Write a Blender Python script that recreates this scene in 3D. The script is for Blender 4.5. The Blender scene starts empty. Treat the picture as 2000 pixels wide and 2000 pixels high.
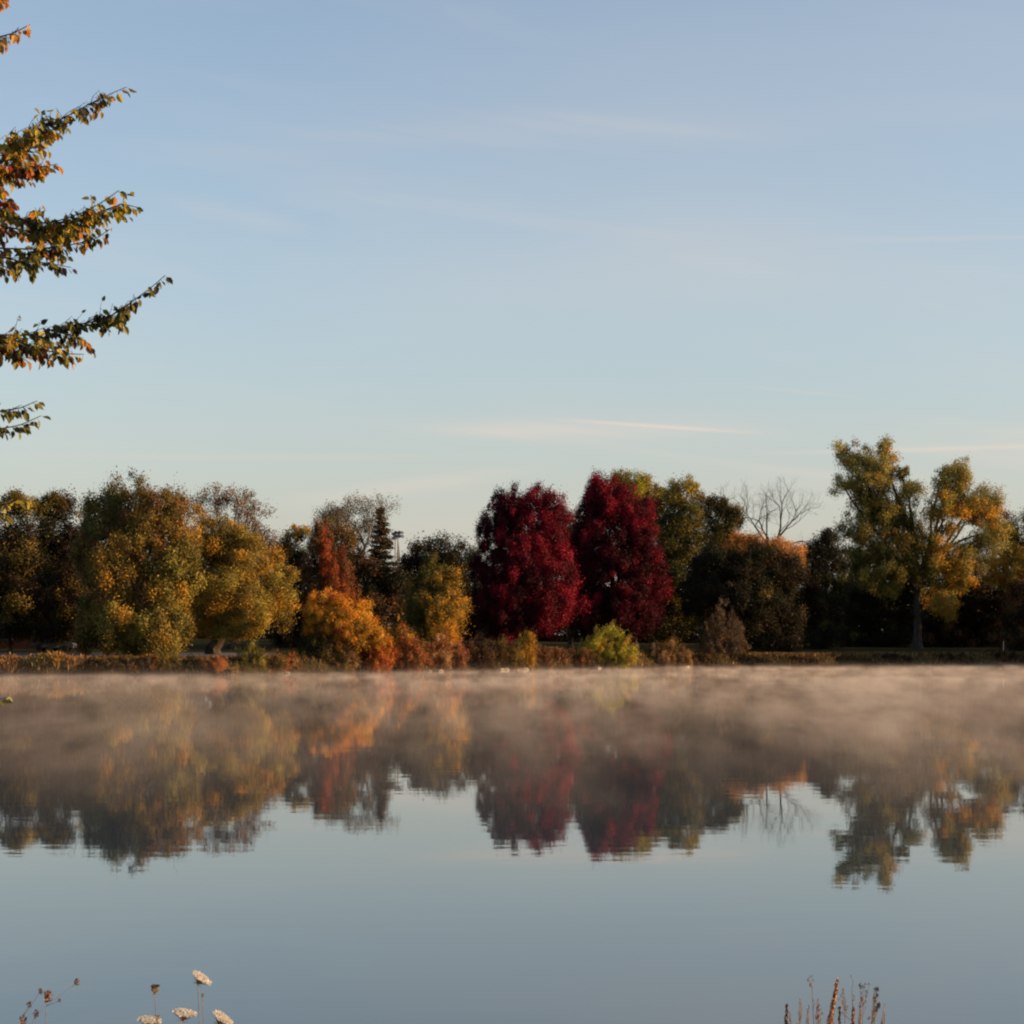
import bpy, math, random
import numpy as np
import zlib
from mathutils import Vector

# ------------------------------------------------------------------ camera, sky, sun, exposure
sc = bpy.context.scene
C = sc.collection
random.seed(7)
rng = np.random.default_rng(11)

F = 3732.0            # focal length in photograph pixels (photograph is 2000 wide)
HZ = 1254.0           # row of the true horizon
CAMZ = 3.0
cam_d = bpy.data.cameras.new('camera')
cam = bpy.data.objects.new('camera', cam_d); C.objects.link(cam)
cam.location = (0, 0, CAMZ); cam.rotation_euler = (math.radians(90), 0, 0)
cam_d.sensor_width = 36; cam_d.lens = F / 2000 * 36
cam_d.shift_y = (HZ - 1000) / 2000
cam_d.clip_start = 0.1; cam_d.clip_end = 20000
sc.camera = cam

SUN_EL, SUN_AZ = math.radians(11.0), math.radians(95)     # azimuth from +Y towards +X
sun_dir = Vector((math.sin(SUN_AZ) * math.cos(SUN_EL), math.cos(SUN_AZ) * math.cos(SUN_EL), math.sin(SUN_EL)))
sd = bpy.data.lights.new('sun', 'SUN'); sd.energy = 5.0; sd.angle = math.radians(0.5); sd.color = (1.0, 0.62, 0.32)
sun = bpy.data.objects.new('sun', sd); C.objects.link(sun)
sun.rotation_euler = sun_dir.to_track_quat('Z', 'Y').to_euler()
sun.location = sun_dir * 500

world = bpy.data.worlds.new('World'); sc.world = world; world.use_nodes = True
wt = world.node_tree; wt.nodes.clear()


class NT:
    """tiny helper to write node graphs as expressions"""
    def __init__(s, nt): s.nt = nt
    def new(s, t, **kw):
        n = s.nt.nodes.new(t)
        for k, v in kw.items(): setattr(n, k, v)
        return n
    def put(s, sock, v):
        if isinstance(v, bpy.types.NodeSocket): s.nt.links.new(v, sock)
        else: sock.default_value = v
    def m(s, op, a, b=0.0, c=0.0, clamp=False):
        n = s.new('ShaderNodeMath', operation=op, use_clamp=clamp)
        s.put(n.inputs[0], a); s.put(n.inputs[1], b); s.put(n.inputs[2], c)
        return n.outputs[0]
    def mix(s, f, a, b, blend='MIX'):
        n = s.new('ShaderNodeMix', data_type='RGBA', blend_type=blend)
        s.put(n.inputs[0], f); s.put(n.inputs[6], a); s.put(n.inputs[7], b)
        return n.outputs[2]
    def ss(s, v, a, b, lo=0.0, hi=1.0):
        n = s.new('ShaderNodeMapRange', interpolation_type='SMOOTHSTEP')
        s.put(n.inputs[0], v); s.put(n.inputs[1], a); s.put(n.inputs[2], b); s.put(n.inputs[3], lo); s.put(n.inputs[4], hi)
        return n.outputs[0]
    def vec(s, x, y, z):
        n = s.new('ShaderNodeCombineXYZ')
        s.put(n.inputs[0], x); s.put(n.inputs[1], y); s.put(n.inputs[2], z)
        return n.outputs[0]
    def noise(s, v, scale, detail=4.0, rough=0.5, dist=0.0):
        n = s.new('ShaderNodeTexNoise')
        s.put(n.inputs['Vector'], v); n.inputs['Scale'].default_value = scale; n.inputs['Detail'].default_value = detail
        n.inputs['Roughness'].default_value = rough; n.inputs['Distortion'].default_value = dist
        return n.outputs[0]


w = NT(wt)
sky = w.new('ShaderNodeTexSky', sky_type='NISHITA', sun_disc=False, sun_elevation=SUN_EL, sun_rotation=SUN_AZ,
            altitude=200.0, air_density=1.0, dust_density=1.0, ozone_density=1.3)
tc = w.new('ShaderNodeTexCoord')
sep = w.new('ShaderNodeSeparateXYZ'); wt.links.new(tc.outputs['Generated'], sep.inputs[0])
sx, sy, sz = sep.outputs
az = w.m('ARCTAN2', sx, sy)                       # compass angle of the view direction
el = w.m('ARCSINE', w.m('ABSOLUTE', sz))          # height above the horizon
# pale dusty air low down over the horizon, then thin cirrus and old contrails
lowair = w.m('EXPONENT', w.m('MULTIPLY', el, -8.0))
hsv = w.new('ShaderNodeHueSaturation'); w.put(hsv.inputs['Color'], sky.outputs[0])
hsv.inputs['Hue'].default_value = 0.5; hsv.inputs['Saturation'].default_value = 0.85; hsv.inputs['Value'].default_value = 1.0
base = hsv.outputs[0]
SKYS = 0.11
base = w.mix(w.m('MULTIPLY', lowair, 0.85), base, (1.74, 1.92, 1.80, 1))
base = w.mix(w.m('MULTIPLY', w.m('EXPONENT', w.m('MULTIPLY', el, -16.0)), 0.95), base, (3.0, 2.52, 2.05, 1))
base = w.mix(1.0, base, (1.06, 1.07, 1.12, 1), 'MULTIPLY')
wv = w.vec(w.m('MULTIPLY', w.m('ADD', az, w.m('MULTIPLY', el, 1.3)), 3.0), w.m('MULTIPLY', w.m('SUBTRACT', el, w.m('MULTIPLY', az, -0.10)), 26.0), 0.0)
n1 = w.noise(wv, 1.0, 6, 0.55, 0.6)
n2 = w.noise(w.vec(w.m('MULTIPLY', az, 2.2), w.m('MULTIPLY', el, 5.0), 3.0), 1.0, 3, 0.5)
wisp = w.m('MULTIPLY', w.ss(n1, 0.46, 0.78), w.ss(n2, 0.36, 0.62))
wisp = w.m('MULTIPLY', wisp, w.ss(el, 0.36, 0.06, 0.16, 0.50))
wisp = w.m('MULTIPLY', wisp, w.ss(az, -0.22, 0.05, 0.45, 1.0))


def streak(x0, y0, x1, y1, width, amp, rag=0.0):
    u0, v0, u1, v1 = [math.atan((x0 - 1000) / F), math.atan((HZ - y0) / F), math.atan((x1 - 1000) / F), math.atan((HZ - y1) / F)]
    k = (v1 - v0) / (u1 - u0)
    line = w.m('ADD', w.m('MULTIPLY', w.m('SUBTRACT', az, u0), k), v0)
    d = w.m('DIVIDE', w.m('SUBTRACT', el, line), width)
    g = w.m('EXPONENT', w.m('MULTIPLY', w.m('MULTIPLY', d, d), -1.0))
    L = abs(u1 - u0) * 0.35
    g = w.m('MULTIPLY', g, w.m('MULTIPLY', w.ss(az, u0 - L, u0 + L), w.ss(az, u1 + L, u1 - L)))
    if rag: g = w.m('MULTIPLY', g, w.ss(n1, 0.5 - rag, 0.5 + rag))
    return w.m('MULTIPLY', g, amp)


tot = wisp
for a in [(1130, 822, 1430, 845, 0.0009, 0.60), (880, 838, 1400, 842, 0.0045, 0.60, .25), (1000, 800, 1500, 860, 0.012, 0.30, .3), (1440, 757, 1670, 782, 0.0008, 0.14),
          (1560, 888, 2100, 884, 0.0012, 0.40), (330, 405, 560, 445, 0.005, 0.34, .25), (1300, 250, 2100, 235, 0.008, 0.26, .3),
          (620, 975, 1010, 920, 0.0045, 0.60, .25), (1450, 930, 1950, 960, 0.006, 0.45, .25), (100, 900, 900, 892, 0.0016, 0.14), (1650, 480, 2100, 492, 0.0012, 0.12),
          (1250, 470, 2100, 600, 0.035, 0.14), (700, 560, 1500, 520, 0.030, 0.14), (900, 180, 2300, 150, 0.05, 0.11), (900, 1010, 1700, 985, 0.010, .30, .3), (480, 290, 1250, 235, 0.009, 0.18, .3)]:
    tot = w.m('ADD', tot, streak(*a))
tot = w.m('MINIMUM', tot, 0.85)
cloudy = w.mix(tot, base, (3.9, 3.3, 2.85, 1))
bg = w.new('ShaderNodeBackground'); w.put(bg.inputs[0], cloudy); bg.inputs[1].default_value = SKYS
wo = w.new('ShaderNodeOutputWorld'); wt.links.new(bg.outputs[0], wo.inputs[0])

sc.view_settings.view_transform = 'Standard'; sc.view_settings.look = 'None'
sc.view_settings.exposure = 0.90; sc.view_settings.gamma = 1.0; sc.view_settings.use_curve_mapping = False
cy = sc.cycles
cy.max_bounces = 6; cy.diffuse_bounces = 1; cy.glossy_bounces = 3; cy.transmission_bounces = 3
cy.volume_bounces = 0; cy.transparent_max_bounces = 8
cy.caustics_reflective = False; cy.caustics_refractive = False
cy.use_denoising = True; cy.use_adaptive_sampling = True; cy.adaptive_threshold = 0.02
cy.volume_step_rate = 0.12; cy.volume_max_steps = 256
cy.filter_width = 2.2
cy.sample_clamp_indirect = 4.0


# ------------------------------------------------------------------ helpers
def P(px, py, Y):
    return np.array([(px - 1000) / F * Y, Y, CAMZ + (HZ - py) / F * Y])


def X(px, Y): return (px - 1000) / F * Y


SHORE = np.array([(-400, -50), (-230, 20), (-190, 120), (-120, 170), (-46.9, 175), (-25.8, 175), (-19.7, 183.5), (-10.3, 193),
                  (0, 205), (18.3, 228), (41.5, 238), (66.7, 249), (80, 243), (95, 234), (120, 225), (170, 215), (215, 120), (260, 20), (420, -50)], float)  # right end unseen, bent nearer so its trees shade the bank


def shore(x): return np.interp(x, SHORE[:, 0], SHORE[:, 1])


def near_shore(x): return np.interp(x, [-60, -12, -5.2, -3.6, 8, 60], [30, 13.5, 12.2, 8.0, 8.0, 20])


def ssn(t): t = np.clip(t, 0, 1); return t * t * (3 - 2 * t)


def ground_z(x, y):
    x = np.asarray(x, float); y = np.asarray(y, float)
    d = y - shore(x)
    wob = 0.35 * np.sin(x * 0.55) + 0.25 * np.sin(x * 1.3 + 1)
    far = -1.6 + 3.0 * ssn((d + wob + 3.2) / 6.5) + 0.012 * np.clip(d - 6, 0, 400) + 0.35 * ssn((d - 12) / 20)
    dn = near_shore(x) - y
    nr = -1.6 + 3.05 * ssn((dn + 4.0) / 11.0)
    return np.maximum(far, nr)


def ground_at(px, Y): return float(ground_z(X(px, Y), Y))


def tag(o, label=None, cat=None, group=None, kind=None):
    if label: o['label'] = label
    if cat: o['category'] = cat
    if group: o['group'] = group
    if kind: o['kind'] = kind
    return o


def reseed(text):
    """every thing gets its own random stream, so changing one leaves the others as they are"""
    global rng
    rng = np.random.default_rng(zlib.crc32(text.encode()))


def empty(name, loc):
    o = bpy.data.objects.new(name, None); C.objects.link(o); o.location = loc; o.empty_display_size = 0.5
    return o


class Acc:
    """collects quads (as arrays) and writes them as one mesh object"""
    def __init__(s): s.q = []; s.c = []
    def add(s, quads, col):
        quads = np.asarray(quads, float).reshape(-1, 4, 3)
        col = np.asarray(col, float)
        if col.ndim == 1: col = np.repeat(col[None, :], len(quads), 0)
        s.q.append(quads); s.c.append(col)
    def tube(s, pts, rad, col=(1, 1, 1), sides=6):
        pts = np.asarray(pts, float); n = len(pts); rad = np.asarray(rad, float)
        tan = np.gradient(pts, axis=0); tan /= np.linalg.norm(tan, axis=1)[:, None] + 1e-9
        ref = np.array([0.31, 0.95, 0.05]) if abs(tan[0][2]) > 0.5 else np.array([0.05, 0.1, 1.0])
        u = np.cross(tan, ref); u /= np.linalg.norm(u, axis=1)[:, None] + 1e-9
        v = np.cross(tan, u)
        a = np.arange(sides) * 2 * math.pi / sides
        ring = pts[:, None, :] + rad[:, None, None] * (np.cos(a)[None, :, None] * u[:, None, :] + np.sin(a)[None, :, None] * v[:, None, :])
        r2 = np.roll(ring, -1, axis=1)
        q = np.stack([ring[:-1], r2[:-1], r2[1:], ring[1:]], axis=2).reshape(-1, 4, 3)
        s.add(q, np.array(col, float))
    def build(s, name, mat, parent=None, origin=(0, 0, 0), weld=False):
        q = np.concatenate(s.q); c = np.concatenate(s.c)
        v = (q - np.asarray(origin, float)[None, None, :]).reshape(-1, 3)
        n = len(q)
        me = bpy.data.meshes.new(name)
        me.vertices.add(4 * n); me.vertices.foreach_set('co', v.astype(np.float32).ravel())
        me.loops.add(4 * n); me.loops.foreach_set('vertex_index', np.arange(4 * n, dtype=np.int32))
        me.polygons.add(n); me.polygons.foreach_set('loop_start', np.arange(0, 4 * n, 4, dtype=np.int32))
        me.update(calc_edges=True)
        at = me.attributes.new('tint', 'FLOAT_COLOR', 'FACE')
        at.data.foreach_set('color', np.concatenate([c, np.ones((n, 1))], 1).astype(np.float32).ravel())
        me.materials.append(mat)
        o = bpy.data.objects.new(name, me); C.objects.link(o)
        if parent: o.parent = parent
        else: o.location = origin
        return o


def unit(a): return a / (np.linalg.norm(a, axis=-1, keepdims=True) + 1e-9)


def leaf_quads(cen, axis, size, aspect=0.7, normal_bias=None):
    n = len(cen)
    ax = unit(axis)
    r = rng.normal(size=(n, 3))
    if normal_bias is not None: r = r + normal_bias
    b = unit(np.cross(ax, r))
    l = (size * 0.5)[:, None]; wd = l * aspect
    return np.stack([cen - ax * l, cen + b * wd, cen + ax * l, cen - b * wd], 1)


# ------------------------------------------------------------------ materials
def mat_new(name):
    m = bpy.data.materials.new(name); m.use_nodes = True; m.node_tree.nodes.clear()
    return m, NT(m.node_tree)


def leaf_mat(name, trans=0.16, gloss=0.012):
    m, t = mat_new(name)
    at = t.new('ShaderNodeAttribute', attribute_name='tint')
    d = t.new('ShaderNodeBsdfDiffuse'); tr = t.new('ShaderNodeBsdfTranslucent'); g = t.new('ShaderNodeBsdfGlossy')
    t.put(d.inputs[0], at.outputs['Color']); t.put(tr.inputs[0], at.outputs['Color'])
    g.inputs['Roughness'].default_value = 0.5; g.inputs[0].default_value = (.6, .6, .6, 1)
    a = t.new('ShaderNodeMixShader'); a.inputs[0].default_value = trans
    t.put(a.inputs[1], d.outputs[0]); t.put(a.inputs[2], tr.outputs[0])
    b = t.new('ShaderNodeMixShader'); b.inputs[0].default_value = gloss
    t.put(b.inputs[1], a.outputs[0]); t.put(b.inputs[2], g.outputs[0])
    o = t.new('ShaderNodeOutputMaterial'); t.put(o.inputs[0], b.outputs[0])
    return m


def rough_mat(name, c1, c2, scale, rough=0.9, bump=0.3, stretch=(1, 1, 1), tint=False):
    m, t = mat_new(name)
    tcn = t.new('ShaderNodeTexCoord'); mp = t.new('ShaderNodeMapping'); t.put(mp.inputs[0], tcn.outputs['Object'])
    mp.inputs['Scale'].default_value = stretch
    n = t.noise(mp.outputs[0], scale, 6, 0.6)
    col = t.mix(t.ss(n, 0.3, 0.7), (*c1, 1), (*c2, 1))
    if tint:
        at = t.new('ShaderNodeAttribute', attribute_name='tint'); col = t.mix(1.0, col, at.outputs['Color'], 'MULTIPLY')
    p = t.new('ShaderNodeBsdfPrincipled'); t.put(p.inputs['Base Color'], col); p.inputs['Roughness'].default_value = rough
    if rough > .7: p.inputs['Specular IOR Level'].default_value = 0.1
    b = t.new('ShaderNodeBump'); b.inputs['Strength'].default_value = bump; b.inputs['Distance'].default_value = 0.05
    t.put(b.inputs['Height'], n); t.put(p.inputs['Normal'], b.outputs[0])
    o = t.new('ShaderNodeOutputMaterial'); t.put(o.inputs[0], p.outputs[0])
    return m


LEAF = leaf_mat('autumn_leaves')
NEARLEAF = leaf_mat('near_leaves', 0.5, 0.03)
BARK = rough_mat('bark', (.022, .018, .014), (.065, .052, .042), 4, stretch=(1, 1, .25))
DARKBARK = rough_mat('dark_bark', (.012, .010, .009), (.035, .029, .025), 4, stretch=(1, 1, .25))
PALEBARK = rough_mat('pale_bark', (.12, .105, .09), (.22, .20, .17), 4, stretch=(1, 1, .25))
STEM = rough_mat('dry_stem', (.16, .10, .055), (.30, .21, .12), 30)
ROCK = rough_mat('pale_rock', (.16, .13, .10), (.32, .26, .20), 2.5)
ASPHALT = rough_mat('asphalt', (.10, .11, .115), (.16, .17, .175), 3)
METAL = rough_mat('grey_metal', (.10, .10, .10), (.16, .16, .16), 5, 0.6)

# ------------------------------------------------------------------ ground
m, t = mat_new('ground_grass')
geo = t.new('ShaderNodeNewGeometry')
nA = t.noise(geo.outputs['Position'], 0.25, 5, 0.6); nB = t.noise(geo.outputs['Position'], 3.0, 5, 0.65)
col = t.mix(t.ss(nA, 0.35, 0.65), (.020, .024, .010, 1), (.045, .037, .017, 1))
col = t.mix(t.m('MULTIPLY', t.ss(nB, 0.4, 0.7), 0.6), col, (.07, .05, .025, 1))
spz = t.new('ShaderNodeSeparateXYZ'); t.put(spz.inputs[0], geo.outputs['Position'])
mud = t.ss(t.m('ADD', spz.outputs[2], t.m('MULTIPLY', nB, 0.5)), 0.85, 0.35)
col = t.mix(mud, col, (.022, .017, .012, 1))
p = t.new('ShaderNodeBsdfPrincipled'); t.put(p.inputs['Base Color'], col); p.inputs['Roughness'].default_value = 0.95; p.inputs['Specular IOR Level'].default_value = 0.0
bb = t.new('ShaderNodeBump'); bb.inputs['Strength'].default_value = 0.6; bb.inputs['Distance'].default_value = 0.1
t.put(bb.inputs['Height'], nB); t.put(p.inputs['Normal'], bb.outputs[0])
o_ = t.new('ShaderNodeOutputMaterial'); t.put(o_.inputs[0], p.outputs[0])
GROUND = m


def grid_mesh(name, xs, ys, fz, mat):
    gx, gy = np.meshgrid(xs, ys)
    gz = fz(gx, gy)
    v = np.stack([gx, gy, gz], -1).reshape(-1, 3)
    nx, ny = len(xs), len(ys)
    i = np.arange((nx - 1) * (ny - 1)); r, c_ = i // (nx - 1), i % (nx - 1)
    a = r * nx + c_
    q = np.stack([a, a + 1, a + nx + 1, a + nx], 1).astype(np.int32)
    me = bpy.data.meshes.new(name)
    me.vertices.add(len(v)); me.vertices.foreach_set('co', v.astype(np.float32).ravel())
    me.loops.add(q.size); me.loops.foreach_set('vertex_index', q.ravel())
    me.polygons.add(len(q)); me.polygons.foreach_set('loop_start', np.arange(0, q.size, 4, dtype=np.int32))
    me.polygons.foreach_set('use_smooth', np.ones(len(q), bool))
    me.update(calc_edges=True); me.materials.append(mat)
    o = bpy.data.objects.new(name, me); C.objects.link(o)
    return o


xs = np.concatenate([np.linspace(-6000, -500, 12)[:-1], np.linspace(-500, -80, 43)[:-1], np.linspace(-80, -14, 67)[:-1], np.linspace(-14, 14, 61)[:-1],
                     np.linspace(14, 110, 97)[:-1], np.linspace(110, 500, 40)[:-1], np.linspace(500, 6000, 12)])
ys = np.concatenate([np.linspace(-600, -10, 12)[:-1], np.linspace(-10, 20, 46)[:-1], np.linspace(20, 160, 29)[:-1], np.linspace(160, 270, 160)[:-1],
                     np.linspace(270, 420, 31)[:-1], np.linspace(420, 9000, 16)])
tag(grid_mesh('ground', xs, ys, ground_z, GROUND), kind='structure')

# ------------------------------------------------------------------ water
m, t = mat_new('lake_water')
geo = t.new('ShaderNodeNewGeometry'); sp = t.new('ShaderNodeSeparateXYZ'); t.put(sp.inputs[0], geo.outputs['Position'])
px_, py_, pz_ = sp.outputs
v1 = t.vec(t.m('MULTIPLY', px_, 0.5), py_, 0.0)
h1 = t.noise(v1, 1.6, 3, 0.5)
h2 = t.noise(t.vec(t.m('MULTIPLY', px_, 0.15), t.m('MULTIPLY', py_, 0.4), 5.0), 1.0, 2, 0.5)
hh = t.m('ADD', t.m('MULTIPLY', h1, 0.0011), t.m('MULTIPLY', h2, 0.0018))
b = t.new('ShaderNodeBump'); b.inputs['Strength'].default_value = 1.0; b.inputs['Distance'].default_value = 1.0
t.put(b.inputs['Height'], hh)
p = t.new('ShaderNodeBsdfPrincipled'); p.inputs['Base Color'].default_value = (.035, .060, .075, 1)
p.inputs['Roughness'].default_value = 0.012; p.inputs['IOR'].default_value = 1.58
t.put(p.inputs['Normal'], b.outputs[0])
o_ = t.new('ShaderNodeOutputMaterial'); t.put(o_.inputs[0], p.outputs[0])
WATER = m
tag(grid_mesh('water', np.linspace(-420, 440, 5), np.linspace(-60, 275, 5), lambda x, y: x * 0, WATER), kind='structure')

# ------------------------------------------------------------------ morning mist lying on the lake
m, t = mat_new('lake_mist')
geo = t.new('ShaderNodeNewGeometry'); sp = t.new('ShaderNodeSeparateXYZ'); t.put(sp.inputs[0], geo.outputs['Position'])
px_, py_, pz_ = sp.outputs
nz = t.noise(t.vec(t.m('MULTIPLY', px_, 0.11), t.m('MULTIPLY', py_, 0.05), t.m('MULTIPLY', pz_, 0.25)), 1.0, 2, 0.6)
nf = t.noise(t.vec(t.m('MULTIPLY', px_, 0.62), t.m('MULTIPLY', py_, 0.16), t.m('MULTIPLY', pz_, 1.0)), 1.0, 3, 0.65)
patch = t.m('MULTIPLY', t.ss(nz, 0.36, 0.62, 0.30, 1.45), t.ss(nf, 0.38, 0.62, 0.10, 1.95))
hgt = t.ss(py_, 165.0, 100.0, 0.15, 0.46)
fall = t.m('EXPONENT', t.m('DIVIDE', t.m('MULTIPLY', pz_, -1.0), hgt))
yr = t.m('MULTIPLY', t.ss(py_, 20.0, 58.0, 0.0, 1.0), t.m('ADD', t.ss(py_, 160.0, 105.0, 1.55, .80), t.ss(px_, -30.0, 30.0, -.40, .08)))
den = t.m('MULTIPLY', t.m('MULTIPLY', fall, patch), t.m('MULTIPLY', yr, 0.0185))
pv = t.new('ShaderNodeVolumeScatter'); pv.inputs['Color'].default_value = (.97, .82, .68, 1)
pv.inputs['Anisotropy'].default_value = 0.0; t.put(pv.inputs['Density'], den)
o_ = t.new('ShaderNodeOutputMaterial'); t.put(o_.inputs['Volume'], pv.outputs[0])
MIST = m


def box_quads(x0, x1, y0, y1, z0, z1):
    v = [(x0, y0, z0), (x1, y0, z0), (x1, y1, z0), (x0, y1, z0), (x0, y0, z1), (x1, y0, z1), (x1, y1, z1), (x0, y1, z1)]
    f = [(0, 3, 2, 1), (4, 5, 6, 7), (0, 1, 5, 4), (1, 2, 6, 5), (2, 3, 7, 6), (3, 0, 4, 7)]
    return v, f


ring = [(-118, 19), (118, 19)] + [(float(x), float(shore(x)) - 1.6) for x in (118, 95, 80, 66.7, 54, 41.5, 30, 18.3, 9, 0, -5, -10.3, -15, -19.7, -25.8, -46.9, -80, -118)]
nr_ = len(ring)
v = [(x, y, .012) for x, y in ring] + [(x, y, 2.0) for x, y in ring]
f = [tuple(range(nr_))[::-1], tuple(range(nr_, 2 * nr_))] + [(i, (i + 1) % nr_, (i + 1) % nr_ + nr_, i + nr_) for i in range(nr_)]
me = bpy.data.meshes.new('mist'); me.from_pydata(v, [], f); me.materials.append(MIST)
mo = bpy.data.objects.new('mist', me); C.objects.link(mo); tag(mo, 'thin pale morning mist lying on the far half of the lake', 'mist', kind='stuff')

# ------------------------------------------------------------------ foliage
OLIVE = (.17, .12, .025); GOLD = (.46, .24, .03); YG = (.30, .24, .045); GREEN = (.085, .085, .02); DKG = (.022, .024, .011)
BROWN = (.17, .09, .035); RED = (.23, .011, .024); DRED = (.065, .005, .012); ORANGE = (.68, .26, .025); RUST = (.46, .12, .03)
TAN = (.46, .26, .11); DBR = (.030, .020, .012); PALE = (.20, .16, .11); AMBER = (.66, .33, .04); LIME = (.42, .38, .04)


LEAFK = 0.82


def pick(pal, n):
    cols = np.array([c[0] for c in pal], float) * LEAFK; wts = np.array([c[1] for c in pal], float); wts /= wts.sum()
    return cols[rng.choice(len(pal), n, p=wts)]


def crown_leaves(acc, lobes, D, pal, leaf=0.30, clump=0.9, cover=3.2, stretch=(1, 1, 1), droop=0.0, fill=0.45, raggy=0.16, spread=1.0, k_depth=1.0, jitter=.28, splay=0.0):
    """lobes: (cx, cy, rx, ry[, dY[, pal]]) in photograph pixels at depth D, each turned into a real ellipsoid of leaf clumps"""
    leaf *= .62; clump *= 1.2; spread *= .88; cover *= 1.15
    L = []
    for lb in lobes:
        cx, cy, rx, ry = lb[:4]
        dY = lb[4] if len(lb) > 4 and lb[4] is not None else 0.0
        pl = lb[5] if len(lb) > 5 else pal
        Y = D + dY; c = P(cx, cy, Y); R = np.array([rx / F * Y, 0, ry / F * Y]); R[1] = k_depth * min(R[0] * 0.95, R[2] * 1.6)
        L.append((c, R, pl))
    la = 0.5 * leaf * leaf * 0.75
    top = max(c[2] + R[2] for c, R, _ in L)
    for i, (c, R, pl) in enumerate(L):
        p_ = 1.6
        A = 4 * math.pi * (((R[0] * R[1]) ** p_ + (R[0] * R[2]) ** p_ + (R[1] * R[2]) ** p_) / 3) ** (1 / p_)
        cr = min(clump, 0.6 * min(R))
        n = max(10, int(A * 0.62 / cr ** 2))
        d = unit(rng.normal(size=(n, 3)))
        rad = np.where(rng.random(n) < fill, rng.uniform(0.35, 0.85, n), rng.uniform(0.82, 1.0, n))
        rad = rad + rng.normal(size=n) * raggy * 0.5 + np.where(rng.random(n) < 0.10, raggy, 0)
        cc = c + d * R * rad[:, None]
        keep = np.ones(n, bool)
        for j, (c2, R2, _) in enumerate(L):
            if j != i: keep &= np.linalg.norm((cc - c2) / R2, axis=1) > 0.55
        keep &= ~((d[:, 1] > 0.35) & (rng.random(n) < 0.55))
        cc = cc[keep]; d = d[keep]; n = len(cc)
        if n == 0: continue
        crs = cr * rng.uniform(0.55, 1.25, n)
        k = np.maximum(5, (cover * 1.25 * crs ** 2 / la).astype(int))
        idx = np.repeat(np.arange(n), k)
        g = rng.normal(size=(len(idx), 3)) * 0.52 * spread
        off = g * crs[idx][:, None] * np.array(stretch)
        if droop: off[:, 2] -= droop * rng.random(len(idx)) * crs[idx]
        if splay: off += d[idx] * (g[:, :1]) * crs[idx][:, None] * splay
        cen = cc[idx] + off
        ax = rng.normal(size=(len(idx), 3)) + d[idx] * 0.5
        if droop: ax[:, 2] -= 1.2
        if splay: ax += np.array([0, 0, 1.0]) * splay
        base = pick(pl, n)
        base = base * rng.uniform(1 - jitter, 1 + jitter, (n, 1))
        col = base[idx] * rng.uniform(0.76, 1.24, (len(idx), 1)) * (1 + rng.normal(size=(len(idx), 3)) * 0.05)
        sw = rng.random(len(idx)) < 0.06
        col[sw] = pick(pl, sw.sum())
        acc.add(leaf_quads(cen, ax, leaf * rng.uniform(0.6, 1.35, len(idx)), 0.75, d[idx] * 1.1 + unit(off) * 1.5), np.clip(col, .004, .8))
    return L


def limb(acc, a, b, r0, r1, wob=0.12, n=7, sag=0.0, sides=6):
    a = np.asarray(a, float); b = np.asarray(b, float); L = np.linalg.norm(b - a)
    tt = np.linspace(0, 1, n)[:, None]
    pts = a + (b - a) * tt
    off = np.cumsum(rng.normal(size=(n, 3)) * wob * L / n, axis=0) * np.sin(tt * math.pi)
    pts = pts + off; pts[:, 2] += sag * L * np.sin(tt[:, 0] * math.pi)
    acc.tube(pts, r0 + (r1 - r0) * tt[:, 0], sides=sides)
    return pts


def trunk_limbs(L, base, px_w, D, lean=0.0):
    """tapered trunk with a root flare, then limbs into each lobe and boughs inside it"""
    acc = Acc()
    zt = max(c[2] for c, R, _ in L); zb = base[2]
    H = zt - zb
    r = px_w / F * D * 0.5
    cx = np.mean([c[0] for c, R, _ in L]); 
    fork = np.array([base[0] * 0.8 + cx * 0.2 + lean, base[1], zb + H * 0.32])
    n = 7; tt = np.linspace(0, 1, n)
    pts = np.array([np.array(base) * (1 - q) + fork * q for q in tt]); pts[0][2] -= 0.6
    pts[1:-1, 0] += rng.normal(size=n - 2) * r * 0.25
    acc.tube(pts, r * (1.0 + 0.7 * np.exp(-tt * 9) - 0.25 * tt), sides=9)
    for c, R, _ in L:
        l0 = fork if c[2] > fork[2] else pts[3]
        q = limb(acc, l0, c, r * 0.55, r * 0.14, 0.16, 8, 0.05)
        for _k in range(5):
            d = unit(rng.normal(size=3) + np.array([0, 0, 0.6])); s_ = q[rng.integers(4, 8)]
            limb(acc, s_, c + d * R * rng.uniform(.6, .85), r * 0.14, r * 0.03, 0.25, 5, 0, 4)
    return acc


def tree(name, label, cat, D, base_px, lobes, pal, px_w=12, group=None, bark=None, extra=None, **kw):
    z = ground_at(base_px, D)
    reseed(label)
    base = (X(base_px, D), D, z)
    root = tag(empty(name, base), label, cat, group)
    acc = Acc()
    L = crown_leaves(acc, lobes, D, pal, **kw)
    trunk_limbs(L, base, px_w, D).build('trunk', bark or BARK, root, base)
    if extra: extra(acc, base, D)
    acc.build('crown', LEAF, root, base)
    return root


AUT = [(OLIVE, 4), (GREEN, 3), (GOLD, 2), (BROWN, 2)]
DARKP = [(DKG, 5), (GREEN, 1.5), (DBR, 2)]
GTR = 'autumn trees along the far shore'

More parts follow.
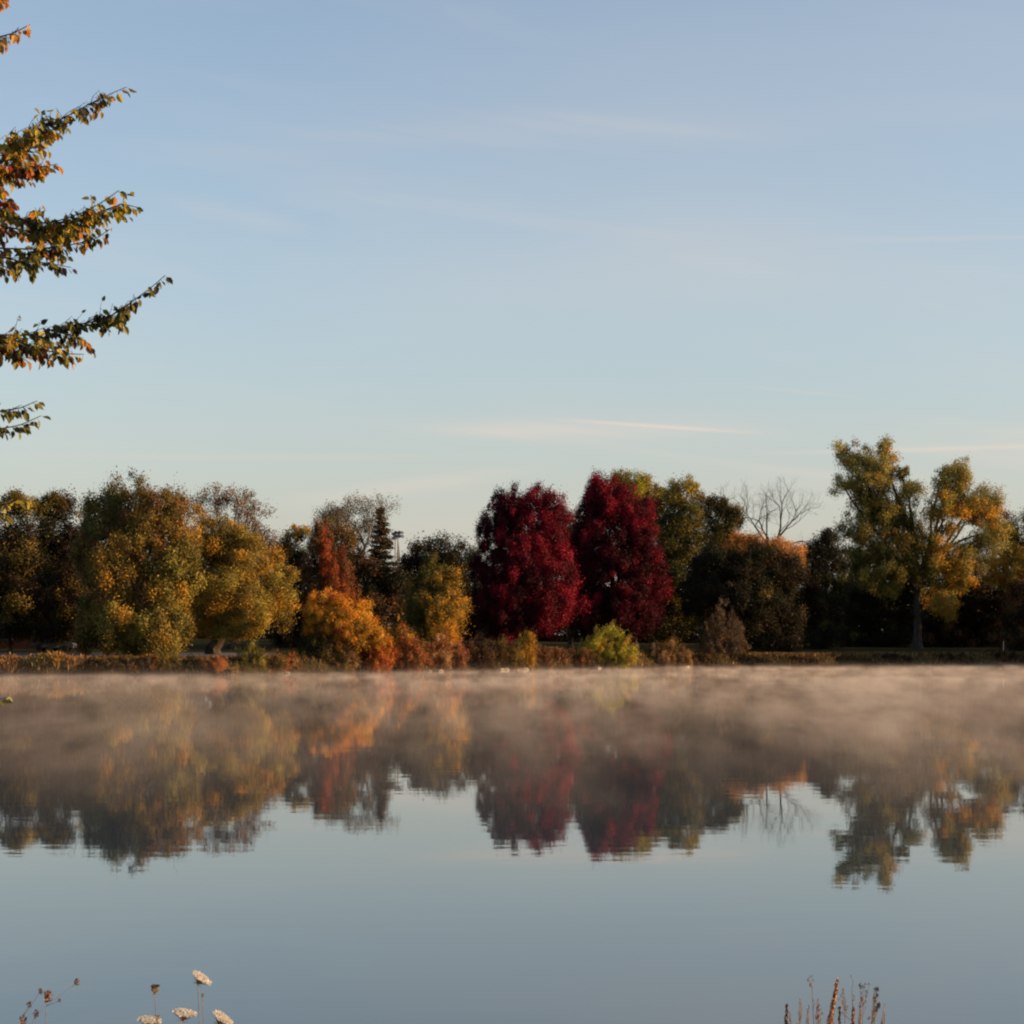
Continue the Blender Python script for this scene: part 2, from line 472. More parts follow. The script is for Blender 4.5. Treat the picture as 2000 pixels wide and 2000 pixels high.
# ---- left group
tree('deciduous_tree', 'dark olive tree at the left edge, thin trunk behind the tan reeds', 'tree', 198, 21,
     [(8, 1045, 62, 72), (35, 1130, 70, 75, -2), (-50, 1110, 70, 110), (10, 1200, 62, 42, -1), (62, 1226, 50, 24, 0), (20, 985, 40, 22, 0, [(YG, 2), (OLIVE, 2), (GREEN, 1)])],
     [(OLIVE, 1.5), (DKG, 3), (DBR, 3)], 6, GTR, leaf=.30)  # shaded body and sunlit top painted into leaf colours; low lobe adds darkness
tree('deciduous_tree', 'dark round-topped tree between the left-edge tree and the big golden one', 'tree', 205, 108,
     [(100, 1035, 52, 64), (135, 1085, 50, 68), (80, 1130, 60, 80), (130, 1190, 62, 55, -2), (118, 1230, 56, 24, -1), (96, 988, 34, 20, 0, [(OLIVE, 3), (GREEN, 1)])],
     [(OLIVE, 1.5), (DKG, 3), (DBR, 3)], 8, GTR, leaf=.30)  # body leaves painted dark as shade, top lighter; low lobe added for darkness
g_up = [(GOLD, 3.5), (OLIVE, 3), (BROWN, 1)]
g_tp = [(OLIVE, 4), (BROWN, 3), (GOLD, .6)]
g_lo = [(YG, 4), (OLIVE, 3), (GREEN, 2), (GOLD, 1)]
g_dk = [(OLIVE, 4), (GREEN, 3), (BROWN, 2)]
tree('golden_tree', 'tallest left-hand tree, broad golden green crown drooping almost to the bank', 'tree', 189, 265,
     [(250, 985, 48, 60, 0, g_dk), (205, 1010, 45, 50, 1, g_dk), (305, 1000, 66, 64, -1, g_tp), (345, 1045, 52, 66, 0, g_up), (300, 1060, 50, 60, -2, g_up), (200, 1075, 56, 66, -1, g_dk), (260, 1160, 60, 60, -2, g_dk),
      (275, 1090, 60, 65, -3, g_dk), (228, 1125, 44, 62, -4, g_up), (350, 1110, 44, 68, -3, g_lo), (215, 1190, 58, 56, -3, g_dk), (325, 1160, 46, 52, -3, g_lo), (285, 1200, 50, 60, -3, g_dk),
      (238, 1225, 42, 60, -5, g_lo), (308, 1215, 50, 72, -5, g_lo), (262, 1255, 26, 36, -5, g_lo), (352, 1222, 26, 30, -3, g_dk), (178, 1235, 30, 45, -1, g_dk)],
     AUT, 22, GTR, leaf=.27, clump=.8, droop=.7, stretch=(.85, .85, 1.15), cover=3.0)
tree('deciduous_tree', 'thin brownish tree with see-through top behind the golden and willow-like trees', 'tree', 216, 450,
     [(420, 985, 34, 38), (465, 990, 32, 32), (490, 985, 16, 24), (395, 1000, 25, 40), (500, 1030, 30, 38), (440, 1080, 80, 60), (530, 1060, 20, 30)],
     [(BROWN, 4), (OLIVE, 3), ((.17, .09, .045), 2)], 10, GTR, leaf=.26, clump=.7, cover=1.0, fill=.5, raggy=.3)
w_p = [(YG, 3), (OLIVE, 4), (GOLD, 2)]
tree('willow_tree', 'wide olive yellow tree with feathery skirt and thick dark trunk', 'tree', 196, 418,
     [(430, 1050, 48, 50), (415, 1110, 48, 60), (475, 1090, 52, 62, -1), (520, 1120, 46, 52, 0, [(YG, 4), (GOLD, 3), (OLIVE, 2)]), (450, 1160, 62, 50, -4),
      (545, 1155, 36, 38, 0, [(YG, 4), (GOLD, 3), (OLIVE, 2)]), (405, 1180, 34, 52, -3), (500, 1195, 42, 38, -2, [(YG, 4), (GOLD, 4), (OLIVE, 2)]), (455, 1205, 55, 28, -4), (562, 1125, 20, 18), (548, 1200, 20, 22)],
     w_p, 26, GTR, leaf=.22, clump=.75, droop=.8, stretch=(1.05, 1.05, .8), cover=2.8)
tree('deciduous_tree', 'dark tree with yellow-tipped top right of the willow-like tree', 'tree', 226, 575,
     [(572, 1070, 30, 34, 0, [(DKG, 2), (YG, 1), (BROWN, 1)]), (560, 1120, 34, 60), (590, 1150, 40, 70), (580, 1220, 50, 50), (585, 1040, 22, 14, 2, [(GOLD, 2), (YG, 2)])],  # sunlight on the crown tips painted in as gold leaves
     [(DKG, 4), (DBR, 2), (BROWN, 1)], 10, GTR)
tree('deciduous_tree', 'narrow rust red tree above the bright orange shrub', 'tree', 217, 640,
     [(628, 1055, 20, 34), (622, 1100, 32, 48), (634, 1085, 11, 40, -2, [((.34, .07, .025), 3), (BROWN, 1)]), (648, 1125, 11, 34, -3, [((.38, .08, .025), 3), (BROWN, 1)]), (660, 1120, 28, 45), (640, 1165, 50, 45, 0, [(BROWN, 3), (RUST, 1), (OLIVE, 1)]), (675, 1165, 22, 40, 0, [(BROWN, 3), (RUST, 1)]), (640, 1215, 50, 40, 0, [(DBR, 3), (OLIVE, 1)])],
     [((.20, .06, .025), 3), (BROWN, 2), (DBR, 1)], 9, GTR, leaf=.22, clump=.6, stretch=(.8, .8, 1.5))
tree('deciduous_tree', 'olive brown tree rising behind the rust red one', 'tree', 238, 655,
     [(640, 1050, 32, 30), (668, 1065, 38, 38), (690, 1080, 22, 34), (660, 1120, 50, 60)], [(OLIVE, 3), (BROWN, 3), (GREEN, 1)], 9, GTR, cover=2.0)


# ---- bare / nearly bare trees
def branching(acc, p, d, L, r, depth, up=0.12, spread=.5, tips=None, kids=3, curve=.25):
    n = 5
    pts = [p]; dd = d.copy()
    for i in range(n - 1):
        dd = unit(dd + rng.normal(size=3) * curve * .45 + np.array([0, 0, up]) * .35)
        pts.append(pts[-1] + dd * L / (n - 1))
    r1 = r * 0.62
    acc.tube(pts, np.linspace(r, r1, n), sides=5 if depth > 2 else 3)
    if tips is not None and depth <= 1: tips.append(pts[-1])
    if depth == 0: return
    for k in range(kids):
        j = [n - 1, n - 1, 2, 3][k % 4]
        ang = unit(dd + rng.normal(size=3) * spread)
        branching(acc, pts[j], ang, L * rng.uniform(.58, .82), r1 * (.85 if k < 2 else .6), depth - 1, up, spread, tips, kids, curve)


def bare_tree(name, label, D, stems, base_px, base_w, depth=5, bark=BARK, leaves=None, kids=3, spread=.55, group=None, lowpx=1290):
    reseed(label)
    z = ground_at(base_px, D); base = (X(base_px, D), D, z)
    root = tag(empty(name, base), label, 'tree', group)
    acc = Acc(); tips = []
    fork = P(base_px, lowpx - 110, D)
    acc.tube([np.array(base) + (0, 0, -.5), np.array(base) * .5 + fork * .5, fork], np.array([base_w * 1.3, base_w, base_w * .85]) / F * D / 2, sides=8)
    for (x0, y0, x1, y1, wpx, Lpx) in stems:
        a = P(x0, y0, D); b_ = P(x1, y1, D)
        rr = wpx / F * D / 2
        limb(acc, fork, a, rr * 1.5, rr, .1, 6)
        branching(acc, a, unit(b_ - a + rng.normal(size=3) * .05), Lpx / F * D, rr, depth, .10, spread, tips, kids)
    if leaves:
        pal, per, lf = leaves; tp = np.array(tips)
        idx = np.repeat(np.arange(len(tp)), per)
        cen = tp[idx] + rng.normal(size=(len(idx), 3)) * .35
        la = Acc(); la.add(leaf_quads(cen, rng.normal(size=cen.shape), lf * rng.uniform(.6, 1.3, len(cen)), .7), pick(pal, len(cen)))
        la.build('crown', LEAF, root, base)
    acc.build('trunk', bark, root, base)
    return root


bare_tree('bare_tree', 'pale grey tree with fine nearly leafless twigs beside the spruce', 262,
          [(712, 1068, 700, 1020, 5, 42), (714, 1066, 735, 1022, 5, 38), (690, 1075, 660, 1025, 4, 42), (655, 1080, 640, 1030, 4, 36), (735, 1080, 740, 1050, 3, 28)],
          700, 12, 5, PALEBARK, ([((.20, .16, .10), 2), ((.16, .13, .08), 2)], 9, .18), 3, .62, GTR)
bare_tree('bare_tree', 'leafless tree with fanned dark branches behind the orange-topped tree', 300,
          [(1497, 1060, 1470, 1010, 4.5, 40), (1497, 1060, 1500, 1000, 3.5, 38), (1517, 1062, 1524, 1000, 5, 44), (1520, 1050, 1560, 1005, 4.5, 42), (1500, 1050, 1455, 1012, 3.5, 38), (1535, 1064, 1580, 1055, 3, 32)],
          1508, 14, 6, DARKBARK, None, 3, .45, GTR)
bare_tree('bare_tree', 'faint thin leafless tree behind the dark green crown', 330,
          [(1432, 1050, 1425, 990, 3, 40), (1440, 1050, 1442, 990, 3, 40)], 1436, 8, 4, BARK, None, 3, .35, GTR)


# ---- spruce
def spruce(label, D, px, ytop, halfw, base_y=1290):
    z = ground_at(px, D); base = (X(px, D), D, z); top = P(px, ytop, D)
    root = tag(empty('spruce_tree', base), label, 'tree', GTR)
    tr = Acc(); tr.tube([np.array(base) - (0, 0, .5), (np.array(base) + top) / 2, top], [.35, .2, .04], sides=7)
    H = top[2] - z; nd = Acc(); zc = z + 3.0
    while zc < top[2] - .2:
        q = (top[2] - zc) / H
        R = halfw / F * D * min(1.0, (q * 2.1) ** .85) * 1.1
        for k in range(12):
            a = rng.uniform(0, 2 * math.pi); r = R * rng.uniform(.6, 1.25)
            e = np.array([math.cos(a) * r, math.sin(a) * r, -.12 * r + (.25 * r if q < .2 else 0)])
            p0 = np.array([base[0], base[1], zc + rng.uniform(-.35, .35)])
            tt = np.linspace(0, 1, 5)[:, None]
            pts = p0 + e * tt; pts[:, 2] += .18 * r * tt[:, 0] ** 2
            tr.tube(pts, np.linspace(.05, .01, 5), sides=3)
            n = int(55 * r + 14); u = rng.random(n) ** .7
            cen = p0 + e * u[:, None]; cen[:, 2] += .18 * r * u ** 2 - rng.random(n) * .28
            cen[:, :2] += rng.normal(size=(n, 2)) * .22
            ax = np.tile(e, (n, 1)) + rng.normal(size=(n, 3)) * .5 - np.array([0, 0, .5])
            nd.add(leaf_quads(cen, ax, .34 * rng.uniform(.6, 1.3, n), .45), pick([((.05, .05, .03), 3), ((.10, .065, .035), 2), ((.14, .08, .04), 1)], n))
        zc += .72
    tr.build('trunk', BARK, root, base); nd.build('crown', LEAF, root, base)


spruce('tall narrow spruce standing above the trees beside the floodlights', 256, 744, 987, 27)

# ---- centre group
tree('deciduous_tree', 'dark rounded tree against the sky behind the yellow-sided tree', 'tree', 244, 850,
     [(855, 1085, 42, 30), (820, 1120, 40, 48), (865, 1130, 44, 60), (830, 1190, 60, 60), (800, 1150, 25, 50)], DARKP, 12, GTR, leaf=.32)
tree('deciduous_tree', 'small dark tree wedged left of the first red maple', 'tree', 250, 915,
     [(905, 1095, 34, 36), (915, 1150, 42, 60), (905, 1220, 45, 60)], DARKP, 10, GTR, leaf=.32)
tree('deciduous_tree', 'dark low tree under the spruce and floodlights', 'tree', 232, 730,
     [(715, 1140, 42, 44), (760, 1150, 40, 44), (730, 1200, 60, 60), (690, 1110, 22, 24), (700, 1230, 40, 50)], [(DKG, 3), (DBR, 3), (BROWN, 1)], 10, GTR, leaf=.32)
y_dk = [(OLIVE, 3), (GREEN, 3), (BROWN, 1)]
y_lit = [(AMBER, 3), (GOLD, 2), (OLIVE, 2.5)]  # sunlit right side painted in as amber leaves
tree('deciduous_tree', 'small pyramid-shaped tree, green with an amber yellow side', 'tree', 212, 850,
     [(848, 1115, 22, 30, 0, y_dk), (838, 1150, 32, 42, 0, y_dk), (872, 1155, 28, 44, 0, y_lit), (815, 1190, 38, 42, 0, y_dk), (858, 1195, 36, 38, -1, [(GOLD, 3), (OLIVE, 3)]),
      (893, 1195, 18, 34, 0, y_lit), (805, 1235, 36, 24, 0, y_dk), (855, 1232, 34, 26, -1, y_lit)],
     y_dk, 9, GTR, leaf=.22, clump=.55, splay=.7)
r_b = [(RED, 4), (DRED, 2)]; r_shade = [(DRED, 4), (RED, .7), ((.035, .008, .010), 3)]  # shade of the left and lower lobes painted in as near-black maroon
MR = 'red maples in the middle of the shore'
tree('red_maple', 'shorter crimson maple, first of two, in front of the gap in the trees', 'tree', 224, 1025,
     [(988, 1000, 36, 40, 0, r_shade), (1025, 992, 44, 40, 0, r_b), (1068, 1005, 44, 48, 0, r_b), (972, 1055, 42, 50, 0, r_shade), (1070, 1058, 42, 52, 0, r_b), (1020, 1065, 56, 62, -1, r_b),
      (972, 1125, 50, 66, 0, r_shade), (1068, 1118, 50, 54, -1, r_b), (1025, 1150, 62, 60, -1, r_shade), (1082, 1172, 42, 40, 0, r_b), (975, 1190, 50, 50, 0, r_shade), (1055, 1200, 56, 34, 0, r_b), (1005, 1215, 60, 34, 0, r_shade)],
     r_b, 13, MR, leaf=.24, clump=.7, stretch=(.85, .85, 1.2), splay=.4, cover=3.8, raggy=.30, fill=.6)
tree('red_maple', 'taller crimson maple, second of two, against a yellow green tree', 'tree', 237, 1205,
     [(1182, 972, 46, 40, 0, r_b), (1205, 1000, 42, 46, 0, r_b), (1156, 1020, 36, 56, 0, r_shade), (1248, 1030, 38, 50, 0, r_b), (1195, 1065, 62, 60, 0, r_shade), (1145, 1105, 48, 74, 0, r_shade),
      (1250, 1095, 46, 62, 0, r_shade), (1205, 1145, 66, 66, -1, r_shade), (1258, 1155, 42, 56, 0, [(RED, 2), (DRED, 3)]), (1152, 1190, 50, 52, 0, r_shade), (1225, 1205, 58, 44, 0, r_shade)],
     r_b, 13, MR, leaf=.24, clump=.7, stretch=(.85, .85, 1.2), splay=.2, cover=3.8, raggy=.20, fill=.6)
tree('deciduous_tree', 'dark tree filling the gap between the two crimson maples', 'tree', 256, 1115,
     [(1100, 1045, 32, 44), (1125, 1090, 34, 60), (1110, 1170, 40, 80)], DARKP, 12, GTR, leaf=.32)
tree('deciduous_tree', 'yellow green treetop rising directly behind the taller crimson maple', 'tree', 262, 1240,
     [(1205, 945, 22, 26), (1240, 945, 28, 27), (1265, 965, 26, 30), (1250, 1000, 50, 44), (1285, 965, 14, 16)], [(YG, 4), (LIME, 2), (OLIVE, 2)], 12, GTR, leaf=.28, raggy=.3, clump=.8)
tree('deciduous_tree', 'dark green tree with a yellow-lit knobbly top right of the crimson maples', 'tree', 257, 1310,
     [(1330, 962, 30, 26, 0, [(YG, 4), (OLIVE, 2)]), (1350, 950, 14, 12, 0, [(YG, 3), (OLIVE, 2)]), (1300, 1015, 40, 46), (1340, 1010, 26, 40, -1, [(GREEN, 3), (YG, 1), (OLIVE, 2)]), (1330, 1065, 48, 50), (1310, 1130, 55, 65), (1290, 1200, 50, 60), (1350, 1160, 40, 70)],
     [(GREEN, 3), (DKG, 3), (OLIVE, 2)], 14, GTR, leaf=.30, raggy=.25)  # top lobes have yellow green leaves, lower lobes darker green
tree('deciduous_tree', 'dark green rounded crown left of the leafless branches', 'tree', 268, 1400,
     [(1375, 990, 22, 22, 0, [(GOLD, 2), (OLIVE, 3)]), (1400, 1015, 36, 34), (1430, 1015, 22, 22), (1385, 1045, 32, 30), (1420, 1050, 26, 14), (1405, 1100, 40, 50), (1415, 985, 12, 14, 0, [(BROWN, 1), (GREEN, 2)])],
     [(GREEN, 3), (DKG, 3), (OLIVE, 1)], 12, GTR, leaf=.30, raggy=.28)
tree('deciduous_tree', 'orange-topped tree peeping over the broad dark tree', 'tree', 257, 1500,
     [(1435, 1070, 34, 24), (1465, 1065, 28, 20), (1520, 1075, 34, 22), (1550, 1092, 20, 26), (1480, 1110, 70, 40)],
     [((.60, .27, .06), 4), (TAN, 2)], 12, GTR, leaf=.28, clump=.7, cover=2.6, splay=.4)
d_b = [((.042, .030, .014), 4), (DKG, 4), (OLIVE, .2)]
tree('deciduous_tree', 'broad dark brownish tree below the orange-topped one', 'tree', 246, 1455,
     [(1400, 1100, 50, 34), (1475, 1100, 58, 36), (1530, 1125, 36, 45), (1380, 1160, 45, 60), (1450, 1175, 65, 70, -2), (1530, 1195, 38, 60), (1420, 1240, 60, 40), (1510, 1245, 50, 36)],
     d_b, 16, GTR, leaf=.30)
tree('deciduous_tree', 'narrow near-black tree between the broad dark tree and the cottonwood', 'tree', 269, 1605,
     [(1572, 1165, 28, 66), (1610, 1075, 22, 34), (1588, 1115, 30, 50), (1625, 1120, 30, 60), (1605, 1180, 42, 70), (1600, 1240, 48, 44), (1616, 1048, 12, 14)], DARKP, 12, GTR, leaf=.30)

# ---- cottonwood and its neighbours
c_u = [((.40, .34, .09), 6), (YG, 3), (GOLD, 1.5)]
c_lit = [(GOLD, 3), (AMBER, 2), (YG, 2)]  # amber sunlight put into the leaf colour of the right-hand lobes
c_d = [(OLIVE, 3), (YG, 2), (GREEN, 2)]


def cotton_limbs(acc, base, D): pass


tree('cottonwood_tree', 'giant yellow green tree, tallest on the shore, with thick bare trunk', 'tree', 276, 1792,
     [(1660, 895, 28, 30, 0, c_u), (1645, 885, 16, 14, 0, c_u), (1698, 900, 20, 24, 0, c_u), (1728, 880, 20, 22, 0, c_u), (1712, 930, 38, 38, 0, c_u), (1650, 950, 24, 20, 0, c_u), (1688, 965, 36, 34, 0, c_d), (1760, 925, 15, 18, 0, c_d),
      (1775, 970, 34, 36, 0, c_u), (1730, 1000, 44, 34, 0, c_d), (1845, 935, 20, 30, 0, c_u), (1872, 920, 20, 22, 0, c_u), (1865, 960, 34, 34, 0, c_u), (1920, 975, 34, 24, 0, c_u), (1900, 1000, 46, 34, 0, c_lit), (1840, 1000, 34, 40, -1, c_lit),
      (1690, 1050, 52, 50, 0, c_d), (1770, 1060, 50, 52, 0, c_d), (1830, 1075, 30, 36, -2, c_lit), (1725, 1110, 60, 44, 0, c_d), (1872, 1100, 22, 40, -2, c_lit), (1885, 1130, 14, 28, -2, c_lit), (1820, 1120, 34, 34, 0, c_d),
      (1840, 1175, 26, 24, -2, c_lit), (1855, 1190, 14, 14, -2, c_lit), (1930, 1040, 34, 34, 0, c_u), (1905, 1080, 34, 30, 1, c_d)],
     c_u, 15, GTR, BARK, leaf=.30, clump=.85, raggy=.38, cover=2.7, droop=.3)
tree('deciduous_tree', 'tree at the right edge with an orange-lit low bough', 'tree', 287, 1985,
     [(1960, 1045, 34, 40), (2010, 1060, 40, 60), (1975, 1110, 46, 40, -2, c_lit), (1945, 1130, 18, 16, -2, c_lit), (2040, 1130, 50, 70), (1985, 1125, 26, 20, -3, [((.42, .17, .03), 1)])],
     [(OLIVE, 3), (YG, 2), (BROWN, 2)], 14, GTR, leaf=.30, raggy=.25)  # orange light on the low bough is painted into its leaf colour
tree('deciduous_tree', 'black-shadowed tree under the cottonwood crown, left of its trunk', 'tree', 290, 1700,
     [(1680, 1130, 60, 60), (1740, 1180, 60, 70), (1660, 1215, 60, 70), (1730, 1240, 60, 50)], DARKP, 14, GTR, leaf=.36)  # its shadow is put into the near-black leaf palette
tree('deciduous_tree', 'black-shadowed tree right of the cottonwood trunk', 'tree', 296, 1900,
     [(1880, 1160, 60, 50), (1930, 1200, 70, 70), (1860, 1220, 60, 60), (1990, 1210, 60, 80), (1830, 1240, 50, 50)], [(DKG, 3), (DBR, 3), (BROWN, 1)], 14, GTR, leaf=.36)  # shadow here too comes from the darkened leaf colours
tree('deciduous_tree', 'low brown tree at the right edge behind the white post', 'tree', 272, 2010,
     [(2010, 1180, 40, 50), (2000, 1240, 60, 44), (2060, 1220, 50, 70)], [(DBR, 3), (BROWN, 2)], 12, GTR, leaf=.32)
# the wood carries on unseen to the right; trees placed to shade the bank
for i, (xx, yy, hh_, pl) in enumerate([(88, 248, 13, DARKP), (101, 240, 14, AUT), (111, 262, 22, DARKP), (114, 234, 13, AUT), (142, 252, 22, DARKP), (108, 283, 25, AUT)]):
    k = F / yy; cxp = 1000 + xx * k; zg = float(ground_z(xx, yy)); cyp = HZ - (zg + hh_ * .6 - CAMZ) * k
    tree('deciduous_tree', ['dark tree just past the right-hand end of the shore view', 'autumn tree past the dark one beyond the view', 'dark tree farther along the shore beyond the view', 'autumn tree far along the shore beyond the view', 'last dark tree along the shore beyond the view', 'tall autumn tree set back beyond the view'][i],
         'tree', yy, cxp, [(cxp, cyp - hh_ * .15 * k, 4.5 * k, hh_ * .27 * k), (cxp - 3 * k, cyp + hh_ * .12 * k, 4.5 * k, hh_ * .3 * k), (cxp + 3 * k, cyp + hh_ * .1 * k, 4.5 * k, hh_ * .3 * k), (cxp, cyp + hh_ * .3 * k, 6 * k, hh_ * .25 * k)],
         pl, 12, GTR, leaf=.42, cover=2.4)

# far-off wood behind everything: one mass nobody could count
acc = Acc(); lob = []
for px in range(-520, 2900, 62):
    yt = 1150 + rng.uniform(-14, 16)
    if px > 1620: yt -= 10
    lob.append((px, yt + 65, 60, 68, rng.uniform(-6, 8)))
crown_leaves(acc, lob, 335, [(DKG, 4), (DBR, 3), (BROWN, 1)], leaf=.55, clump=1.6, cover=2.6)
tag(acc.build('woods', LEAF, None, (0, 335, 0)), 'far-off dark wood filling the gaps behind the shore trees', 'wood', kind='stuff')

# ------------------------------------------------------------------ shrubs along the water
GSH = 'shrubs along the waterline'


def shrub(label, x0, x1, ytop, pal, off=3.0, leaf=.16, name='shrub', lean=0, n=None, **kw):
    reseed(label)
    cx = (x0 + x1) / 2
    D = 200.
    for _ in range(12): D = float(shore(X(cx, D))) + min(off, 2.3 if off < 4.5 else 5) * .8
    zb = ground_at(cx, D); yb = HZ + (CAMZ - .12 - (.6 if off > 4.5 else 0)) * F / D
    base = (X(cx, D), D, zb)
    root = tag(empty(name, base), label, 'shrub', GSH)
    wd = x1 - x0; h = max(yb - ytop, 13.0)
    n = n or max(2, int(wd / max(14, h * .55)))
    lobes = []
    for i in range(n):
        q = (i + .5) / n
        lx = x0 + wd * q
        hh_ = h * (1 - .38 * abs(2 * q - 1) ** 1.6) * rng.uniform(.86, 1.0)
        if i == n // 2: hh_ = h
        lobes.append((lx, yb - hh_ * .55, wd / n * .62 + 2, hh_ * .46, rng.uniform(-.4, .4)))
        lobes.append((lx + rng.uniform(-3, 3), yb - hh_ * .27, wd / n * .66 + 2, hh_ * .30, rng.uniform(-1.0, -.4)))
    acc = Acc()
    kk = dict(clump=.34, cover=2.6, raggy=.28, stretch=(.8, .8, 1.3), splay=.4); kk.update(kw)
    L = crown_leaves(acc, lobes, D, pal, leaf=leaf, **kk)
    st = Acc()
    for i in range(max(8, int(wd / 4))):
        c, R, _ = L[rng.integers(len(L))]
        b0 = np.array([base[0] + rng.normal() * min(.25, wd / F * D * .12), D + rng.normal() * .1, zb - .2])
        limb(st, b0, c + unit(rng.normal(size=3) + np.array([0, 0, 1.])) * R * 1.05, .035, .01, .25, 6, 0, 4)
    st.build('stem', BARK, root, base); acc.build('foliage', LEAF, root, base)
    return root


def reeds(label, x0, x1, ytop, pal, off=1.5, name='reed_clump', cat='reeds', n=520):
    cx = (x0 + x1) / 2; D = 200.
    for _ in range(12): D = float(shore(X(cx, D))) + off
    zb = ground_at(cx, D); yb = HZ - (zb - CAMZ) * F / D
    base = (X(cx, D), D, zb); H = (yb - ytop) / F * D; W = (x1 - x0) / F * D
    acc = Acc()
    bx = base[0] + rng.normal(size=n) * W * .22; by = D + rng.normal(size=n) * W * .16
    bz = ground_z(bx, by) - .05
    lean = rng.normal(size=(n, 2)) * .20 * H; lean[:, 0] += (bx - base[0]) * .35
    hh_ = H * rng.uniform(.55, 1.05, n)
    wdt = rng.uniform(.02, .05, n); a = rng.uniform(0, math.pi, n)
    s = np.stack([np.cos(a) * wdt, np.sin(a) * wdt, a * 0], 1)
    b0 = np.stack([bx, by, bz], 1); mid = b0 + np.stack([lean[:, 0] * .3, lean[:, 1] * .3, hh_ * .6], 1); tp = b0 + np.stack([lean[:, 0], lean[:, 1], hh_], 1)
    col = pick(pal, n) * rng.uniform(.7, 1.3, (n, 1))
    acc.add(np.stack([b0 - s, b0 + s, mid + s, mid - s], 1), col); acc.add(np.stack([mid - s, mid + s, tp + s * .2, tp - s * .2], 1), col)
    hd = int(n * .5); ax = tp[:hd] - mid[:hd]
    for q in (0, .35, .7): acc.add(leaf_quads(tp[:hd] - ax * .25 * q + rng.normal(size=(hd, 3)) * .03, ax, np.full(hd, .22), .35), col[:hd] * 1.1)
    return tag(acc.build(name, LEAF, None, base), label, cat, 'reed clumps at the water edge')


TANP = [(TAN, 4), ((.24, .11, .04), 2), (BROWN, 1)]
reeds('tan reed clump at the very left edge of the bank', -8, 40, 1284, TANP)
reeds('low olive reed clump right of the leftmost tan reeds', 34, 66, 1290, [(OLIVE, 2), (TAN, 2)], 2.2)
reeds('tall mixed tan and olive reed clump by the thin trunk', 62, 100, 1278, [(TAN, 3), (YG, 2), (BROWN, 1)])
reeds('amber reed clump third along the left bank', 92, 130, 1276, [(TAN, 3), (GOLD, 2), (OLIVE, 1)])
reeds('orange tan reed clump beside a dark gap in the bank plants', 125, 158, 1284, [(TAN, 4), ((.32, .15, .05), 3)])
shrub('low dark brown shrub left of the golden tree base', 158, 205, 1284, [(DBR, 3), (BROWN, 2), (OLIVE, 1)], 3)
shrub('dusky brown shrub directly below the golden tree', 200, 262, 1280, [(BROWN, 3), (DBR, 2), (OLIVE, 1), (TAN, .5)], 3)
shrub('green and rust shrub at the foot of the golden tree', 258, 312, 1275, [(BROWN, 2), (GREEN, 2), (RUST, 1), (TAN, 1)], 2.5)
shrub('leafy olive shrub between golden tree and willow-like tree', 300, 345, 1272, [(OLIVE, 3), (YG, 2), (BROWN, 1)], 2.5)
shrub('low dark green shrub left of the round orange one', 342, 402, 1284, [(DKG, 2), (OLIVE, 2), (BROWN, 2)], 3.2)
shrub('small rounded salmon orange bush below the thick dark trunk', 396, 438, 1284, [((.44, .17, .06), 4), (RUST, 1)], 1.8, leaf=.10, n=2, clump=.25, splay=.1, raggy=.1)
shrub('tiny pale reed-coloured shrub beside the salmon bush', 436, 462, 1298, [(TAN, 2), (OLIVE, 2)], 1.8)
shrub('green yellow leafy shrub right of the willow-like tree trunk', 462, 510, 1258, [(YG, 3), (GREEN, 3), (OLIVE, 2)], 2.6)
shrub('brown shrub with rust right side, beside the green yellow one', 508, 552, 1272, [(BROWN, 3), (OLIVE, 2)], 2.6)
shrub('rusty low shrub left of the dark gap', 542, 582, 1276, [(RUST, 2), (BROWN, 3), (TAN, 1)], 2.2)
shrub('dark olive shrub under the left of the orange tree', 578, 640, 1240, [(DKG, 3), (OLIVE, 2), (DBR, 1)], 5)
tree('orange_tree', 'bright orange yellow low spreading tree by the water', 'tree', 189, 650,
     [(640, 1172, 16, 16, 0, [(ORANGE, 1), (RUST, 2)]), (618, 1195, 28, 26), (650, 1195, 34, 30), (690, 1200, 30, 26, 0, [(AMBER, 3), (ORANGE, 2)]), (720, 1215, 16, 20, 0, [(AMBER, 3), (ORANGE, 2)]),
      (665, 1225, 42, 30, -1), (620, 1225, 26, 24, 0, [(OLIVE, 2), (ORANGE, 1)]), (705, 1235, 32, 24, -1, [(GOLD, 2), (OLIVE, 1), (ORANGE, 1)]), (745, 1245, 18, 20, 0, [(GOLD, 2), (AMBER, 1)])],
     [(ORANGE, 4), (AMBER, 1.5), (GOLD, 1), (RUST, 1)], 5, GTR, leaf=.18, clump=.45, raggy=.42, cover=2.7, splay=.4)
shrub('brown green shrub with pale stems under the orange tree', 632, 692, 1262, [(BROWN, 3), (OLIVE, 2), (TAN, 1)], 2.4)
shrub('deep rust red bush below the orange tree', 680, 762, 1244, [((.38, .09, .02), 3), (RUST, 2), (ORANGE, 1)], 2.4)
shrub('orange-tipped shrub right of the bright orange tree', 748, 802, 1208, [(AMBER, 1.5), (BROWN, 2), (RUST, 1), (OLIVE, 1)], 6)
shrub('dull brown shrub between rust bush and copper bush', 742, 828, 1250, [(BROWN, 2), ((.34, .13, .045), 3), (RUST, 1), (OLIVE, .5)], 3)
shrub('copper coloured bush below the pyramid-shaped tree', 808, 878, 1243, [((.34, .13, .045), 3), (TAN, 1), (BROWN, 1)], 2.4)
shrub('small glowing amber bush under the pyramid-shaped tree', 852, 892, 1212, [(AMBER, 3), (ORANGE, 2)], 7)
shrub('little pointed pinkish orange shrub beside the copper bush', 876, 908, 1256, [((.42, .15, .08), 3), (BROWN, 2)], 2, n=2)
shrub('dark plum brown shrub left of the stones', 900, 952, 1246, [(DBR, 3), (BROWN, 3), ((.10, .04, .03), 1)], 4)
